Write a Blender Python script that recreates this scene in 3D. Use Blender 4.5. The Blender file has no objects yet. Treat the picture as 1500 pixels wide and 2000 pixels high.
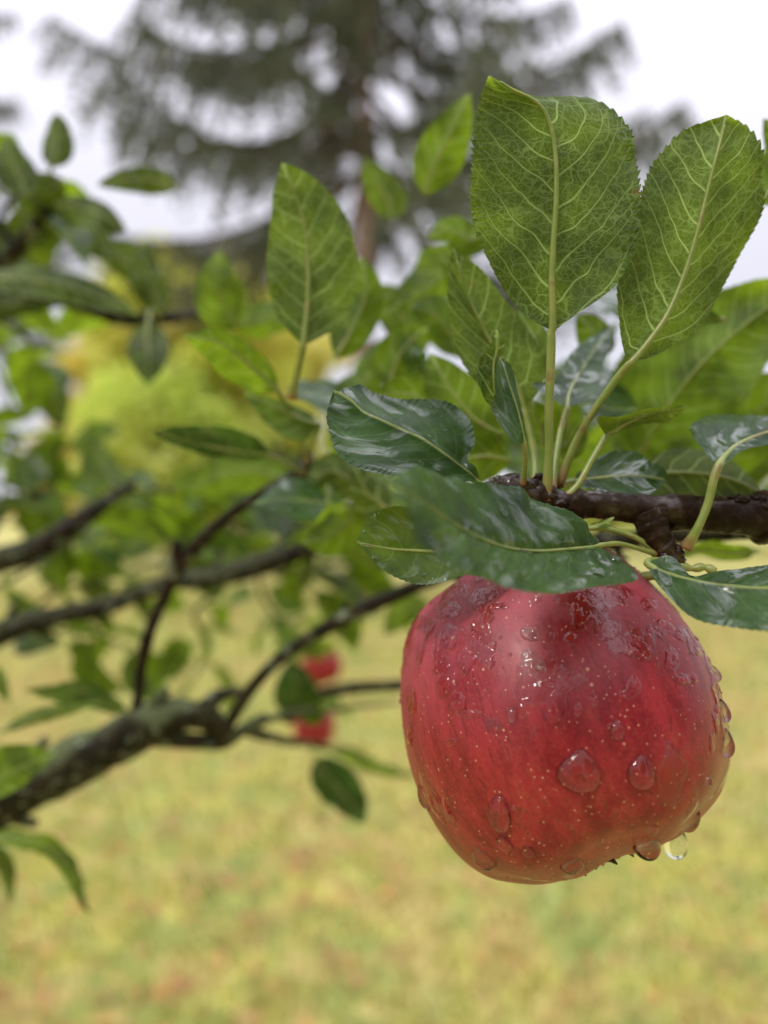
import bpy, math, random
import numpy as np
from mathutils import Vector, Matrix

sc = bpy.context.scene
COL = sc.collection
rad = math.radians
FPX = 1502.0          # focal length in photo pixels (photo 1500 x 2000)
CAMH = 1.45
FOCUS = 0.158

# ------------------------------------------------------------------ camera
cd = bpy.data.cameras.new('camera')
cam = bpy.data.objects.new('camera', cd)
COL.objects.link(cam)
cam.location = (0, 0, CAMH)
cam.rotation_euler = (rad(90), 0, 0)
cd.sensor_fit = 'HORIZONTAL'
cd.sensor_width = 25.96
cd.lens = 26.0
cd.clip_start = 0.01
cd.clip_end = 600
cd.dof.use_dof = True
cd.dof.focus_distance = FOCUS
cd.dof.aperture_fstop = 5.9        # 26 mm / 5.9 -> 4.4 mm opening at this scale
sc.camera = cam

# ------------------------------------------------------------------ world / light / exposure
SUN_EL, SUN_AZ = rad(48), rad(-135)     # azimuth measured from +Y towards +X
w = bpy.data.worlds.new('World'); sc.world = w; w.use_nodes = True
nt = w.node_tree
for n in list(nt.nodes): nt.nodes.remove(n)
out = nt.nodes.new('ShaderNodeOutputWorld')
bg = nt.nodes.new('ShaderNodeBackground'); bg.inputs['Strength'].default_value = 0.1
sky = nt.nodes.new('ShaderNodeTexSky'); sky.sky_type = 'NISHITA'; sky.sun_disc = False
sky.sun_elevation = SUN_EL; sky.sun_rotation = SUN_AZ
tc = nt.nodes.new('ShaderNodeTexCoord')
sp = nt.nodes.new('ShaderNodeSeparateXYZ')
nt.links.new(tc.outputs['Generated'], sp.inputs[0])
mx0 = nt.nodes.new('ShaderNodeMath'); mx0.operation = 'MAXIMUM'; mx0.inputs[1].default_value = 0
nt.links.new(sp.outputs['Z'], mx0.inputs[0])
pw = nt.nodes.new('ShaderNodeMath'); pw.operation = 'POWER'; pw.inputs[1].default_value = 2.6
nt.links.new(mx0.outputs[0], pw.inputs[0])
ma = nt.nodes.new('ShaderNodeMath'); ma.operation = 'MULTIPLY_ADD'
ma.inputs[1].default_value = 2.9; ma.inputs[2].default_value = 1.0
nt.links.new(pw.outputs[0], ma.inputs[0])
cl = nt.nodes.new('ShaderNodeVectorMath'); cl.operation = 'SCALE'
cl.inputs[0].default_value = (6.45, 6.32, 7.1)
nt.links.new(ma.outputs[0], cl.inputs['Scale'])
nz = nt.nodes.new('ShaderNodeTexNoise'); nz.inputs['Scale'].default_value = 1.7; nz.inputs['Detail'].default_value = 3
nt.links.new(tc.outputs['Generated'], nz.inputs['Vector'])
mr = nt.nodes.new('ShaderNodeMapRange'); mr.inputs['From Min'].default_value = .3; mr.inputs['From Max'].default_value = .7
mr.inputs['To Min'].default_value = .86; mr.inputs['To Max'].default_value = .94
nt.links.new(nz.outputs['Fac'], mr.inputs['Value'])
mix = nt.nodes.new('ShaderNodeMix'); mix.data_type = 'RGBA'
nt.links.new(mr.outputs[0], mix.inputs[0])
nt.links.new(sky.outputs[0], mix.inputs[6])
nt.links.new(cl.outputs[0], mix.inputs[7])
nt.links.new(mix.outputs[2], bg.inputs['Color'])
nt.links.new(bg.outputs[0], out.inputs[0])

sd = bpy.data.lights.new('sun', 'SUN'); sd.energy = 1.5; sd.angle = rad(11); sd.color = (1, .95, .86)
sun = bpy.data.objects.new('sun', sd); COL.objects.link(sun)
to_sun = Vector((math.sin(SUN_AZ)*math.cos(SUN_EL), math.cos(SUN_AZ)*math.cos(SUN_EL), math.sin(SUN_EL)))
sun.rotation_euler = to_sun.to_track_quat('Z', 'Y').to_euler()
sun.location = (0, 0, 30)

vs = sc.view_settings
vs.view_transform = 'Standard'; vs.look = 'None'; vs.exposure = 0.35; vs.gamma = 1.0; vs.use_curve_mapping = False
cy = sc.cycles
cy.use_denoising = True
cy.max_bounces = 10; cy.transmission_bounces = 8; cy.diffuse_bounces = 4; cy.glossy_bounces = 4
cy.transparent_max_bounces = 8
cy.caustics_refractive = True; cy.caustics_reflective = True
cy.sample_clamp_indirect = 6.0

# ------------------------------------------------------------------ numpy helpers
rng = np.random.default_rng(7)
random.seed(7)
def P(x, y, d):
    """photo pixel at a depth (metres along the camera axis) -> world point"""
    return np.array([(x-750.0)/FPX*d, d, CAMH-(y-1000.0)/FPX*d])
def PX(v):
    v = np.asarray(v)
    return 750+v[..., 0]/v[..., 1]*FPX, 1000-(v[..., 2]-CAMH)/v[..., 1]*FPX
def nrm(a): return a/np.maximum(np.linalg.norm(a, axis=-1, keepdims=True), 1e-12)
def catmull(pts, t):
    """pts (n,k), t in 0..n-1 -> (len(t),k)"""
    p = np.asarray(pts, float); n = len(p)
    p = np.vstack([2*p[0]-p[1], p, 2*p[-1]-p[-2]])
    t = np.clip(np.asarray(t, float), 0, n-1-1e-9); i = t.astype(int); f = (t-i)[:, None]
    a, b, c, d = p[i], p[i+1], p[i+2], p[i+3]
    return .5*((2*b)+(c-a)*f+(2*a-5*b+4*c-d)*f*f+(3*b-a-3*c+d)*f**3)
def smooth(pts, n):
    return catmull(pts, np.linspace(0, len(pts)-1, n))
def _h(ix, iy, iz, s):
    n = (ix*374761393+iy*668265263+iz*2147483647+s*974711) & 0xffffffff
    n = ((n ^ (n >> 13))*1274126177) & 0xffffffff
    n = n ^ (n >> 16)
    return (n & 0xffff)/65535.0
def noise3(p, s=0):
    p = np.asarray(p, float); i = np.floor(p).astype(np.int64); f = p-i; f = f*f*(3-2*f)
    r = 0
    for dx in (0, 1):
        for dy in (0, 1):
            for dz in (0, 1):
                wgt = (f[..., 0] if dx else 1-f[..., 0])*(f[..., 1] if dy else 1-f[..., 1])*(f[..., 2] if dz else 1-f[..., 2])
                r = r+wgt*_h(i[..., 0]+dx, i[..., 1]+dy, i[..., 2]+dz, s)
    return r
def fbm(p, s=0, o=4):
    a, r, t = 1, 0, 0
    for k in range(o):
        r = r+a*noise3(np.asarray(p)*2**k+k*7.3, s+k); t += a; a *= .5
    return r/t

def mesh_data(name, v, f, m, smoothed=True, attrs=None):
    me = bpy.data.meshes.new(name)
    v = np.asarray(v, np.float32); f = np.asarray(f, np.int32)
    k = f.shape[1]
    me.vertices.add(len(v)); me.vertices.foreach_set('co', v.ravel())
    me.loops.add(f.size); me.loops.foreach_set('vertex_index', f.ravel())
    me.polygons.add(len(f)); me.polygons.foreach_set('loop_start', np.arange(len(f), dtype=np.int32)*k)
    me.polygons.foreach_set('use_smooth', np.full(len(f), smoothed))
    for an, av in (attrs or {}).items():
        av = np.asarray(av, np.float32)
        if av.ndim == 2:
            a = me.attributes.new(an, 'FLOAT_VECTOR', 'POINT'); a.data.foreach_set('vector', av.ravel())
        else:
            a = me.attributes.new(an, 'FLOAT', 'POINT'); a.data.foreach_set('value', av.ravel())
    me.update(calc_edges=True); me.validate()
    me.materials.append(m)
    return me
def link(name, data, parent=None, loc=(0, 0, 0)):
    o = bpy.data.objects.new(name, data); COL.objects.link(o)
    o.location = loc
    if parent: o.parent = parent
    return o
WL = {}            # world location of a parent (no rotations are used on parents)
def obj(name, v, f, m, parent=None, origin=None, solid=False, **kw):
    v = np.asarray(v, float)
    if solid:                        # closed surface: make the faces look outwards
        f = np.asarray(f); c = v-v.mean(0)
        if np.einsum('ij,ij->i', c[f[:, 0]], np.cross(c[f[:, 1]], c[f[:, 2]])).sum() < 0: f = f[:, ::-1]
    og = np.asarray(v[0] if origin is None else origin, float)
    me = mesh_data(name, v-og, f, m, **kw)
    pw_ = WL[parent.name] if parent else np.zeros(3)
    o = link(name, me, parent, og-pw_); WL[o.name] = og
    return o
def empty(name, loc):
    o = link(name, None, None, loc); WL[o.name] = np.array(loc, float); return o
def tag(o, label=None, cat=None, group=None, kind=None):
    for k, x in (('label', label), ('category', cat), ('group', group), ('kind', kind)):
        if x: o[k] = x
    return o
def grid_faces(nu, nv, wrap=False):
    i = np.arange(nu-1)[:, None]; j = np.arange(nv if wrap else nv-1)[None, :]
    j2 = (j+1) % nv
    a = i*nv+j; b = i*nv+j2; c = (i+1)*nv+j2; d = (i+1)*nv+j
    return np.stack([a, d, c, b], -1).reshape(-1, 4)    # faces look along du x dv
def tube(path, r, seg=10, bump=0.0, bs=60.0, seed=1, cap=True):
    """path (n,3), r (n,) -> verts, faces(quads)"""
    path = np.asarray(path, float); n = len(path); r = np.broadcast_to(np.asarray(r, float), (n,)).copy()
    T = nrm(np.gradient(path, axis=0))
    up = np.array([0.1, .2, 1.0]); 
    if abs(T[0] @ nrm(up)) > .9: up = np.array([1.0, .1, .1])
    N = np.zeros_like(T); a = up-T[0]*(up@T[0]); N[0] = nrm(a)
    for i in range(1, n):
        a = N[i-1]-T[i]*(N[i-1]@T[i]); N[i] = nrm(a)
    B = np.cross(T, N)
    if cap:
        path = np.vstack([path[:1], path, path[-1:]]); r = np.concatenate([[1e-5], r, [1e-5]])
        N = np.vstack([N[:1], N, N[-1:]]); B = np.vstack([B[:1], B, B[-1:]])
    ang = np.linspace(0, 2*math.pi, seg, endpoint=False)
    D = N[:, None]*np.cos(ang)[None, :, None]+B[:, None]*np.sin(ang)[None, :, None]
    v = path[:, None]+D*r[:, None, None]
    if bump:
        k = fbm(v*bs, seed, 3)-.5
        v = v+D*(k*2*bump*r[:, None])[..., None]
    return v.reshape(-1, 3), grid_faces(len(path), seg, True)[:, ::-1]
def join(parts):
    V, F, o = [], [], 0
    for v, f in parts:
        V.append(v); F.append(np.asarray(f)+o); o += len(v)
    return np.vstack(V), np.vstack(F)
def blob(c, r, seed=0, nu=14, nv=18, amp=.2, fs=1.5):
    """lumpy ball with radii r (3) at c"""
    t = np.linspace(1e-3, math.pi-1e-3, nu)[:, None]; p = np.linspace(0, 2*math.pi, nv, endpoint=False)[None]
    d = np.stack([np.sin(t)*np.cos(p), np.sin(t)*np.sin(p), np.cos(t)+0*p], -1)
    k = 1+amp*(fbm(d*fs+seed, seed, 3)-.5)*2
    return (np.asarray(c)+d*np.asarray(r)*k[..., None]).reshape(-1, 3), grid_faces(nu, nv, True)

# ------------------------------------------------------------------ node helpers
class NT:
    def __init__(s, name):
        s.m = bpy.data.materials.new(name); s.m.use_nodes = True; s.t = s.m.node_tree
        for n in list(s.t.nodes): s.t.nodes.remove(n)
        s.out = s.t.nodes.new('ShaderNodeOutputMaterial')
    def n(s, typ, ins=None, out=0, **props):
        nd = s.t.nodes.new('ShaderNode'+typ)
        for k, v in props.items(): setattr(nd, k, v)
        for k, v in (ins or {}).items(): s.put(nd.inputs[k], v)
        return nd.outputs[out] if out is not None else nd
    def put(s, sock, v):
        if isinstance(v, bpy.types.NodeSocket): s.t.links.new(v, sock)
        else:
            if hasattr(sock.default_value, '__len__') and len(sock.default_value) == 4 and len(v) == 3: v = (*v, 1)
            sock.default_value = v
    def math(s, op, a, b=0.0, c=0.0, clamp=False):
        return s.n('Math', {0: a, 1: b, 2: c}, operation=op, use_clamp=clamp)
    def add(s, a, b): return s.math('ADD', a, b)
    def sub(s, a, b): return s.math('SUBTRACT', a, b)
    def mul(s, a, b): return s.math('MULTIPLY', a, b)
    def mr(s, v, a, b, c=0.0, d=1.0, smooth=True):
        return s.n('MapRange', {'Value': v, 'From Min': a, 'From Max': b, 'To Min': c, 'To Max': d},
                   interpolation_type='SMOOTHSTEP' if smooth else 'LINEAR')
    def mix(s, f, a, b, blend='MIX'):
        return s.n('Mix', {0: f, 6: a, 7: b}, out=2, data_type='RGBA', blend_type=blend)
    def attr(s, name, o=1): return s.n('Attribute', attribute_name=name, out=o)
    def noise(s, vec, scale, detail=3, rough=.5, o=0, dist=0.0):
        return s.n('TexNoise', {'Vector': vec, 'Scale': scale, 'Detail': detail, 'Roughness': rough, 'Distortion': dist}, out=o)
    def vmath(s, op, a, b=(0, 0, 0), o=0, **k):
        ins = {0: a, 1: b}
        ins.update(k)
        return s.n('VectorMath', ins, operation=op, out=o)
    def bump(s, h, strength, dist, normal=None):
        ins = {'Height': h, 'Strength': strength, 'Distance': dist}
        if normal is not None: ins['Normal'] = normal
        return s.n('Bump', ins)
    def bsdf(s, **k):
        return s.n('BsdfPrincipled', {kk.replace('_', ' '): v for kk, v in k.items()})
    def done(s, sh): s.t.links.new(sh, s.out.inputs['Surface']); return s.m

# ------------------------------------------------------------------ materials
def leaf_material(name, top=(.022, .060, .008), under=(.048, .095, .012), glow=(.22, .31, .010), gloss=.22, trans=.36,
                  detail=True, spot=0.0):
    s = NT(name)
    lc = s.attr('lc'); xyz = s.n('SeparateXYZ', {0: lc}, out=None)
    S, T, R = xyz.outputs[0], xyz.outputs[1], xyz.outputs[2]     # cm along, cm across, seed
    wv = s.n('CombineXYZ', {0: S, 1: T, 2: R})
    wob = s.sub(s.noise(wv, .8, 2), .5)
    a = s.math('ABSOLUTE', T)
    side = s.math('GREATER_THAN', T, 0.0)
    q = s.sub(s.sub(S, s.mul(a, .75)), s.mul(s.mul(a, a), .22))
    q = s.add(s.add(q, s.mul(wob, .75)), s.mul(side, .33))
    q = s.math('DIVIDE', q, .62)
    fr = s.math('ABSOLUTE', s.sub(s.math('FRACT', s.add(q, 20.0)), .5))
    dist = s.mul(fr, .62)                                       # cm to the middle of a side vein
    wid = s.mr(a, 0.0, 2.0, .042, .018, False)
    vein = s.mul(s.math('SUBTRACT', 1.0, s.mr(s.math('DIVIDE', dist, wid), .35, 1.0)), s.mr(a, .4, 1.9, 1.0, .55, False))
    mid = s.math('SUBTRACT', 1.0, s.mr(a, .02, .055))
    if detail:
        wc = s.noise(wv, 3.0, 2, o=1)
        wvec = s.vmath('ADD', wv, s.vmath('SCALE', s.vmath('SUBTRACT', wc, (.5, .5, .5)), Scale=.22))
        # small veins run across between the side veins
        sk = s.n('Mapping', {'Vector': wvec, 'Scale': (1.0, .72, 1.0)})
        v1 = s.n('TexVoronoi', {'Vector': sk, 'Scale': 3.6, 'Randomness': .95}, feature='DISTANCE_TO_EDGE')
        v2 = s.n('TexVoronoi', {'Vector': wvec, 'Scale': 9.0, 'Randomness': 1.0}, feature='DISTANCE_TO_EDGE')
        t1 = s.math('SUBTRACT', 1.0, s.mr(v1, .008, .060))
        t2 = s.math('SUBTRACT', 1.0, s.mr(v2, .01, .11))
        net = s.mul(s.math('MAXIMUM', s.mul(t1, .46), s.mul(t2, .33)), s.mr(s.noise(wv, 1.3, 2), .3, .7, .65, 1.15))
        vall = s.math('MAXIMUM', s.math('MAXIMUM', vein, mid), net)
    else:
        vall = s.math('MAXIMUM', s.mul(vein, .7), mid); net = vall
    blot = s.noise(wv, .8, 3)
    fine = s.noise(wv, 9.0, 3)
    k = s.mr(blot, .3, .7, .72, 1.25)
    vt = tuple(min(1, c*2.3+.02) for c in top)
    topc = s.mix(s.mul(vall, .35), s.mix(s.mr(fine, .3, .7), tuple(c*.8 for c in top), tuple(c*1.2 for c in top)), vt)
    topc = s.mix(mid, topc, (.16, .19, .055))
    topc = s.vmath('SCALE', topc, Scale=k)
    pale = (.26, .36, .11)
    undc = s.mix(vall, s.mix(s.mr(fine, .3, .7), tuple(c*.5 for c in under), tuple(c*.9 for c in under)), pale)
    undc = s.vmath('SCALE', undc, Scale=k)
    gl = s.mix(s.mul(vall, .55), glow, (.36, .45, .13))
    gl = s.vmath('SCALE', gl, Scale=s.mr(blot, .3, .7, .5, 1.6))
    if spot:
        sv = s.n('TexVoronoi', {'Vector': wv, 'Scale': .55}, feature='F1')
        sm = s.mul(s.math('SUBTRACT', 1.0, s.mr(s.add(sv, s.mul(fine, .12)), .07, .12)), spot)
        topc = s.mix(sm, topc, (.16, .07, .02)); undc = s.mix(sm, undc, (.30, .13, .03)); gl = s.mix(sm, gl, (.35, .12, .02))
    back = s.n('NewGeometry', out='Backfacing')
    # relief: lamina swells between the veins, plus clinging water
    hgt = s.math('SUBTRACT', 1.0, s.math('MAXIMUM', vein, s.mul(net, .6)))
    wetn = s.noise(s.n('CombineXYZ', {0: s.mul(q, .75), 1: s.mul(T, 1.0), 2: R}), 1.5, 3, .6, dist=.5)
    wet = s.mr(wetn, .49, .64)
    h2 = s.add(s.mul(hgt, .5), s.mul(fine, .25))
    nb = s.bump(s.add(h2, s.mul(wet, .35)), .34, .0003)
    nb2 = s.bump(s.add(vall, s.mul(fine, .3)), .5, .00025)
    top_sh = s.bsdf(Base_Color=topc, Roughness=s.mr(wet, 0, 1, gloss+.22, gloss*.55, False), Normal=nb,
                    Coat_Weight=s.mul(wet, .8), Coat_Roughness=.12)
    s.put(top_sh.node.inputs['Specular IOR Level'], s.mr(wet, 0, 1, .18, .5, False) if detail else .2)
    und_sh = s.bsdf(Base_Color=undc, Roughness=.55, Normal=nb2)
    und_sh.node.inputs['Specular IOR Level'].default_value = .25
    refl = s.n('MixShader', {0: back, 1: top_sh, 2: und_sh})
    tr = s.n('BsdfTranslucent', {'Color': gl})
    return s.done(s.n('MixShader', {0: trans, 1: refl, 2: tr}))

M = {}
M['leaf_sharp'] = leaf_material('leaf_green_detailed', spot=.35)
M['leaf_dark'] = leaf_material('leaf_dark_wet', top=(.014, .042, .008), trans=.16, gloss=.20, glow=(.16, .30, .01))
M['leaf_soft'] = leaf_material('leaf_green_plain', detail=False, glow=(.27, .40, .012), trans=.46)
M['leaf_olive'] = leaf_material('leaf_olive_plain', detail=False, top=(.028, .052, .008), under=(.05, .08, .012), trans=.22)

def stalk_material():
    s = NT('leaf_stalk_green')
    g = s.n('NewGeometry', out='Position')
    n = s.noise(g, 260, 3)
    a = s.attr('along', 2)
    c = s.mix(s.mr(n, .35, .7), (.15, .20, .035), (.23, .24, .06))
    c = s.mix(s.mr(a, 0.0, .10, .75, 0), c, (.22, .07, .04))
    c = s.mix(s.mul(s.mr(n, .58, .72), .6), c, (.14, .08, .03))
    return s.done(s.bsdf(Base_Color=c, Roughness=.38, Subsurface_Weight=.15, Subsurface_Radius=(.002, .003, .001),
                         Subsurface_Scale=.3, Normal=s.bump(n, .3, .0003)))
M['stalk'] = stalk_material()

def bark_material(name, dark, light, moss=0.0, rough=.35, sc_=90):
    s = NT(name)
    g = s.n('NewGeometry', out='Position')
    n1 = s.noise(g, sc_, 5, .6); n2 = s.noise(g, sc_*6, 4, .6); n3 = s.noise(g, sc_*.35, 3)
    c = s.mix(s.mr(n1, .3, .7), dark, light)
    c = s.mix(s.mul(s.mr(n2, .55, .7), .4), c, tuple(x*2.0 for x in light))
    if moss:
        up = s.n('SeparateXYZ', {0: s.n('NewGeometry', out='Normal')}, out='Z')
        mm = s.mul(s.mr(s.add(s.mul(up, .22), n3), .45, .7), moss)
        c = s.mix(mm, c, s.mix(n2, (.045, .065, .018), (.14, .16, .08)))
        c = s.mix(s.mul(s.mr(s.noise(g, sc_*1.6, 4, .7), .56, .64), .7), c, (.20, .23, .15))
        r = s.mr(mm, 0, 1, rough, .85, False)
    else: r = s.mr(n2, .3, .7, rough-.12, rough+.25)
    return s.done(s.bsdf(Base_Color=c, Roughness=r, Specular_IOR_Level=.10, Normal=s.bump(s.add(n1, s.mul(n2, .5)), .8, .08/sc_),
                         Coat_Weight=(s.mul(s.mr(n1, .5, .62), .7) if rough < .35 else .04), Coat_Roughness=.14))
M['bark'] = bark_material('wet_brown_bark', (.006, .003, .0015), (.028, .014, .006), 0, .33)
M['bark_dark'] = bark_material('dark_brown_bark', (.005, .004, .0025), (.024, .015, .008), .25, .6)
M['bark_moss'] = bark_material('mossy_bark', (.007, .006, .003), (.026, .020, .010), .8, .6)
M['bark_red'] = bark_material('reddish_young_bark', (.006, .003, .002), (.020, .009, .005), .1, .55)
M['bark_far'] = bark_material('pinkish_spruce_bark', (.17, .11, .085), (.33, .22, .17), 0, .8, 6)
M['bark_grey'] = bark_material('grey_tree_bark', (.07, .06, .045), (.16, .13, .10), 0, .8, 6)

def apple_material():
    s = NT('red_apple_skin')
    d = s.attr('ad')        # unit direction on the apple, z along its core
    x = s.n('SeparateXYZ', {0: d}, out=None)
    st = s.n('Mapping', {'Vector': d, 'Scale': (1, 1, .10)})
    wd = s.vmath('ADD', st, s.vmath('SCALE', s.vmath('SUBTRACT', s.noise(d, 4, 2, o=1), (.5, .5, .5)), Scale=.05))
    n1 = s.noise(wd, 9.5, 4, .6, dist=.2); n2 = s.noise(wd, 38, 3, .6); n3 = s.noise(d, 1.6, 2)
    fine = s.noise(d, 55, 4, .6); spk = s.noise(d, 150, 2)
    # ground colour: crimson over yellow-green showing through the thinner red
    c = s.mix(s.mr(n1, .30, .66), (.155, .004, .008), (.27, .014, .020))
    gold = s.mul(s.mr(s.add(s.mul(n1, .45), s.mul(n2, .55)), .50, .64), s.mr(s.add(n3, s.mul(x.outputs[2], -.10)), .42, .66))
    c = s.mix(s.mul(gold, .36), c, (.33, .125, .05))
    c = s.mix(s.mul(s.mr(n2, .53, .64), .7), c, (.11, .003, .006))
    c = s.mix(s.mul(s.mr(s.noise(wd, 22, 3), .56, .68), .5), c, (.17, .004, .008))
    c = s.mix(s.mul(s.mr(fine, .45, .7), .28), c, (.34, .055, .045))
    wetm = s.attr('wetness', 2)
    # waxy bloom, rubbed off and washed off in places
    bl = s.mul(s.mr(s.add(s.noise(d, 3.2, 4, .65), s.mul(s.noise(st, 14, 2), .3)), .48, .70), s.mr(x.outputs[2], -.35, .75, .0, .9))
    bl = s.mul(bl, s.math('SUBTRACT', 1.0, s.mul(wetm, .95), clamp=True))
    bl = s.mul(bl, s.mr(spk, .3, .7, .75, 1.0))
    c = s.mix(s.mul(wetm, .5), c, (.34, .007, .010))
    c = s.mix(s.mul(bl, .72), c, (.38, .075, .105))
    # lenticels
    v = s.n('TexVoronoi', {'Vector': d, 'Scale': 11.0, 'Randomness': 1.0}, feature='F1', out=None)
    sz = s.n('SeparateXYZ', {0: v.outputs['Color']}, out='X')
    r0 = s.mr(s.math('POWER', sz, 2.0), 0, 1, .05, .14, False)
    dot = s.math('SUBTRACT', 1.0, s.mr(s.math('DIVIDE', v.outputs['Distance'], r0), .55, 1.15))
    v2 = s.n('TexVoronoi', {'Vector': d, 'Scale': 24.0, 'Randomness': 1.0}, feature='F1')
    dot2 = s.mul(s.math('SUBTRACT', 1.0, s.mr(v2, .07, .17)), .75)
    dots = s.math('MAXIMUM', s.mul(dot, .8), dot2)
    c = s.mix(s.mul(dots, .8), c, (.58, .33, .20))
    rough = s.add(s.mr(bl, 0, 1, .36, .62, False), s.mul(wetm, -.12))
    nb = s.bump(s.add(s.mul(fine, .5), s.mul(dots, .8)), .25, .00025)
    return s.done(s.bsdf(Base_Color=c, Roughness=rough, Normal=nb, Subsurface_Weight=.04, Specular_IOR_Level=.34,
                         Subsurface_Radius=(.004, .0008, .0006), Subsurface_Scale=.4, Coat_Weight=.0))
M['apple'] = apple_material()
def water_material(name, ior, fres=1.34):
    s = NT(name)
    back = s.n('NewGeometry', out='Backfacing')
    rf = s.n('BsdfRefraction', {'Color': (1, 1, 1, 1), 'Roughness': 0.0, 'IOR': ior})
    gl = s.n('BsdfGlossy', {'Color': (1, 1, 1, 1), 'Roughness': 0.02})
    fr = s.mul(s.n('Fresnel', {'IOR': fres}), s.math('SUBTRACT', 1.0, back))
    return s.done(s.n('MixShader', {0: fr, 1: rf, 2: gl}))
M['water'] = water_material('rain_water_film', 1.20, 1.36)
M['water_drop'] = water_material('clear_rain_water', 1.29)
def plain(name, c1, c2, scale=200, rough=.7):
    s = NT(name)
    g = s.n('NewGeometry', out='Position')
    return s.done(s.bsdf(Base_Color=s.mix(s.mr(s.noise(g, scale, 3), .3, .7), c1, c2), Roughness=rough))
M['calyx'] = plain('dried_calyx', (.012, .010, .008), (.07, .06, .035), 900)

def foliage_material(name, cols, glow, trans=.35, scale=.5, rough=.6):
    s = NT(name)
    g = s.n('NewGeometry', out='Position')
    r = s.attr('rnd', 2)
    n = s.noise(g, scale, 3, .6)
    c = s.mix(s.mr(n, .35, .65), cols[0], cols[1])
    c = s.mix(s.mr(r, .55, 1.0, smooth=False), c, cols[2])
    gl = s.mix(s.mr(n, .35, .65), glow, tuple(a*.75 for a in glow))
    b = s.bsdf(Base_Color=c, Roughness=rough)
    return s.done(s.n('MixShader', {0: trans, 1: b, 2: s.n('BsdfTranslucent', {'Color': gl})}))
M['needles'] = foliage_material('spruce_needles', ((.078, .095, .058), (.12, .135, .085), (.18, .18, .12)), (.12, .15, .07), .15, .6)
M['yellow'] = foliage_material('yellow_green_foliage', ((.50, .58, .12), (.76, .73, .18), (.78, .64, .26)), (.84, .84, .15), .5, .6)
M['golden'] = foliage_material('golden_foliage', ((.66, .60, .14), (.80, .66, .20), (.72, .50, .24)), (.88, .76, .16), .5, .6)
M['lime'] = foliage_material('lime_green_foliage', ((.50, .62, .13), (.72, .76, .22), (.76, .70, .28)), (.80, .90, .17), .5, .6)
M['green_far'] = foliage_material('green_foliage', ((.06, .10, .02), (.11, .16, .03), (.22, .24, .06)), (.20, .30, .03), .3, .7)

def lawn_material(name, blades=False):
    s = NT(name)
    g = s.n('NewGeometry', out='Position')
    n1 = s.noise(g, .55, 3); n2 = s.noise(g, 2.3, 3, .6); n3 = s.noise(g, 9, 4, .6); n4 = s.noise(g, 60, 3)
    yel, grn, straw, brn = (.49, .45, .10), (.32, .37, .10), (.49, .40, .135), (.41, .27, .105)
    c = s.mix(s.mr(s.add(s.mul(n2, .6), s.mul(n3, .4)), .40, .60), grn, yel)
    c = s.mix(s.mr(s.add(s.mul(n1, .5), s.mul(s.noise(g, 5.5, 3), .5)), .47, .58), c, straw)
    c = s.mix(s.mul(s.mr(s.noise(g, 3.7, 4, .65), .55, .64), .8), c, brn)
    if blades:
        r = s.attr('rnd', 2)
        c = s.mix(s.mr(r, .0, .5, .55, 0, False), c, (.24, .34, .06))
        c = s.mix(s.mr(r, .8, 1, 0, .6, False), c, (.58, .46, .16))
        b = s.bsdf(Base_Color=c, Roughness=.5)
        return s.done(s.n('MixShader', {0: .35, 1: b, 2: s.n('BsdfTranslucent', {'Color': c})}))
    c = s.vmath('SCALE', c, Scale=s.mr(n4, .3, .7, .8, 1.12))
    return s.done(s.bsdf(Base_Color=c, Roughness=.9, Normal=s.bump(n4, .6, .02)))
M['lawn'] = lawn_material('lawn_ground')
M['blades'] = lawn_material('grass_blades', True)
M['fallen'] = foliage_material('fallen_leaves', ((.42, .20, .05), (.50, .30, .09), (.33, .13, .06)), (.4, .2, .05), .1, 2)
M['white_wall'] = plain('whitewashed_wall', (.70, .70, .72), (.80, .79, .80), 1.5, .8)
M['roof'] = plain('roof_shingle', (.20, .12, .10), (.28, .17, .13), 3, .8)

# ------------------------------------------------------------------ ground
n = 160
gx = np.sign(np.linspace(-1, 1, n))*np.abs(np.linspace(-1, 1, n))**3*400
X, Y = np.meshgrid(gx, gx, indexing='ij')
H = (fbm(np.stack([X*.25, Y*.25, 0*X], -1), 3, 3)-.5)*.10
H = H+np.clip((Y-6)/60, 0, 1)*0.5
lawn = obj('lawn', np.stack([X, Y, H], -1).reshape(-1, 3), grid_faces(n, n), M['lawn'], origin=(0, 0, 0))
# the winding of grid_faces on (x,y) is upward
tag(lawn, kind='structure')
lawn['label'] = 'yellowing autumn lawn with green and straw patches'

def ground_z(x, y):
    p = np.stack([x*.25, y*.25, 0*x], -1)
    return (fbm(p, 3, 3)-.5)*.10+np.clip((y-6)/60, 0, 1)*.5
nb = 90000
u = rng.random(nb); by = 1.2+u**1.7*13; bx = (rng.random(nb)-.5)*(by*1.25+.6)
bz = ground_z(bx, by)-.004
ln = rng.uniform(.02, .055, nb)*(1+by*.05); an = rng.uniform(0, 2*math.pi, nb); tl = rng.uniform(.1, 1.0, nb)
wd = rng.uniform(.0018, .004, nb)*(1+by*.22)
dx, dy = np.cos(an), np.sin(an)
base = np.stack([bx, by, bz], -1)
a_ = base+np.stack([-dy*wd, dx*wd, 0*dx], -1); b_ = base-np.stack([-dy*wd, dx*wd, 0*dx], -1)
mdp = base+np.stack([dx*ln*tl*.35, dy*ln*tl*.35, ln*.7], -1)
c_ = mdp+np.stack([dy*wd, -dx*wd, 0*dx], -1)*.7; e_ = mdp-np.stack([dy*wd, -dx*wd, 0*dx], -1)*.7
tp = base+np.stack([dx*ln*tl, dy*ln*tl, ln*(1.05-.4*tl)], -1)
V = np.stack([a_, b_, c_, e_, tp], 1).reshape(-1, 3)
k0 = np.arange(nb)[:, None]*5
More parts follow.
